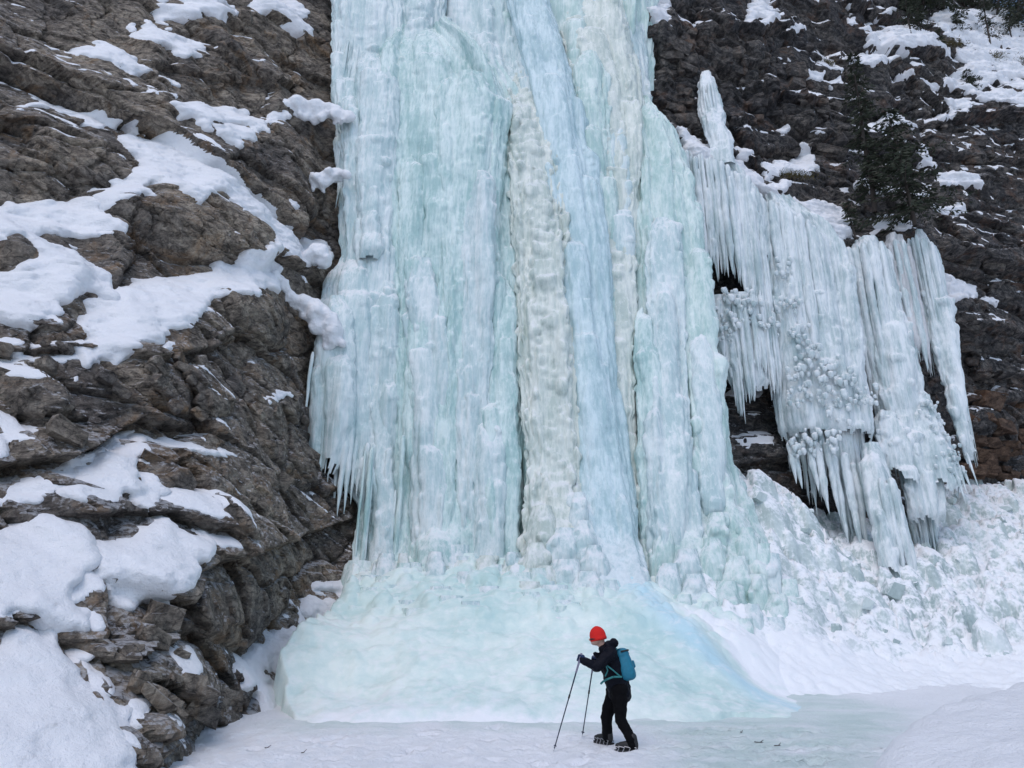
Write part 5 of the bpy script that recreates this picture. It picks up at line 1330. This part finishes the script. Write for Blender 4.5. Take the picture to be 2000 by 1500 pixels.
def boot(heel, toe):
    f = toe - heel; f[2] = 0; L = np.linalg.norm(f); f /= L; s_ = np.array([-f[1], f[0], 0]); zb = np.array([0, 0, 1.0])
    b = fused('boot', [(heel + zb * .03, toe + zb * .02, .05, .042), (heel + zb * .05, heel + zb * .14 + f * .02, .055, .06), (heel + f * .1 + zb * .05, toe - f * .04 + zb * .03, .052, .045)], M['boot'], PER, 0.010, 2)
    prof = np.array([(-.06, .036), (-.04, .046), (.08, .042), (L * .7, .052), (L + .02, .045), (L + .055, .02)])
    P = [heel + f * x + s_ * w_ for x, w_ in prof] + [heel + f * x - s_ * w_ for x, w_ in prof[::-1]]
    P = np.array(P); n = len(P); lo = P.copy(); lo[:, 2] = heel[2] - .042; hi = P.copy(); hi[:, 2] = heel[2] - .012
    V = np.concatenate([lo, hi]); j = np.arange(n); k_ = (j + 1) % n
    mesh_np('sole', V, np.stack([j, k_, n + k_, n + j], 1), M['boot'], b, False)
    parts = []
    for x in (-.03, .05, .13, .2):
        for sg in (-1, 1):
            c = heel + f * x + s_ * sg * .05; parts.append(cone_geo(c + zb * .02, c - zb * .038 + f * .03, .006, .006, 5)); parts.append(cone_geo(c - zb * .036, c - zb * .05, .007, .002, 5))
            parts.append(cone_geo(c + zb * .02, c + zb * .035 + f * .08, .005, .005, 5))
    V, F = merge(parts); mesh_np('ice_spikes', V, F, M['steel'], b)
boot(heelN, toeN); boot(heelF, toeF)

# backpack: tapered rounded sack with lid, hip belt and shoulder strap
bt, bb = J(1211,1266,11.25), J(1226,1330,11.25)
PK = empty('backpack', tuple(bb)); tag(PK, 'teal blue hiking backpack worn on the back of the walking person', 'backpack')
axd = bb - bt; n = 28; rows = []; tt = np.linspace(0, 2 * math.pi, n, endpoint=False)
dx_ = np.array([1.0, 0, .0]); dx_ = dx_ - axd * (dx_ @ axd) / (axd @ axd); dx_ /= np.linalg.norm(dx_)
for f, r in [(0,.25),(.02,.6),(.06,.82),(.14,.95),(.2,.99),(.24,.94),(.28,.99),(.45,1.06),(.65,1.14),(.8,1.16),(.9,1.08),(.96,.85),(.99,.55),(1.0,.2)]:
    c, s_ = np.cos(tt), np.sin(tt)
    rows.append(bt + axd * f + dx_ * .018 * f + (np.sign(c) * np.abs(c) ** .65)[:, None] * dx_ * .102 * r + (np.sign(s_) * np.abs(s_) ** .65)[:, None] * np.array([0, 1.0, 0]) * .15 * r)
V = np.concatenate(rows); nr = len(rows); i = np.arange((nr - 1) * n); k_, j = i // n, i % n
mesh_np('pack_body', V, np.stack([k_ * n + j, (k_ + 1) * n + j, (k_ + 1) * n + (j + 1) % n, k_ * n + (j + 1) % n], 1), M['pack'], PK)
V, F = merge([cone_geo(bt + axd * .12 + [-.02, -.152, .01], bt + axd * .10 + [.09, -.12, .02], .013, .011), cone_geo(bt + axd * .10 + [.09, -.12, .02], bt + axd * .1 + [.105, .1, .02], .011, .011)]); mesh_np('lid_strap', V, F, M['boot'], PK)
V, F = cap_geo(bt + axd * .42 + [.13, -.03, 0], bt + axd * .55 + [.135, -.03, 0], .022, .022); mesh_np('side_pocket', V, F, M['pack'], PK)
def strap(pts, r, nm):
    V, F = merge([cone_geo(a_, b_, r, r, 6) for a_, b_ in zip(pts[:-1], pts[1:])]); mesh_np(nm, V, F, M['strap'], PK)
strap([J(1214,1322,11.07), J(1198,1322,11.035), J(1185,1327,11.06), J(1178,1331,11.12), J(1173,1336,11.13)], .014, 'hip_belt')
strap([J(1210,1320,11.06), J(1196,1308,11.03), J(1183,1298,11.05)], .010, 'shoulder_strap')
strap([J(1183,1298,11.05), J(1187,1310,11.05), J(1182,1321,11.06)], .009, 'strap_web')
strap([J(1205,1268,11.12), J(1194,1266,11.1), J(1184,1278,11.08), J(1183,1298,11.05)], .016, 'shoulder_strap')
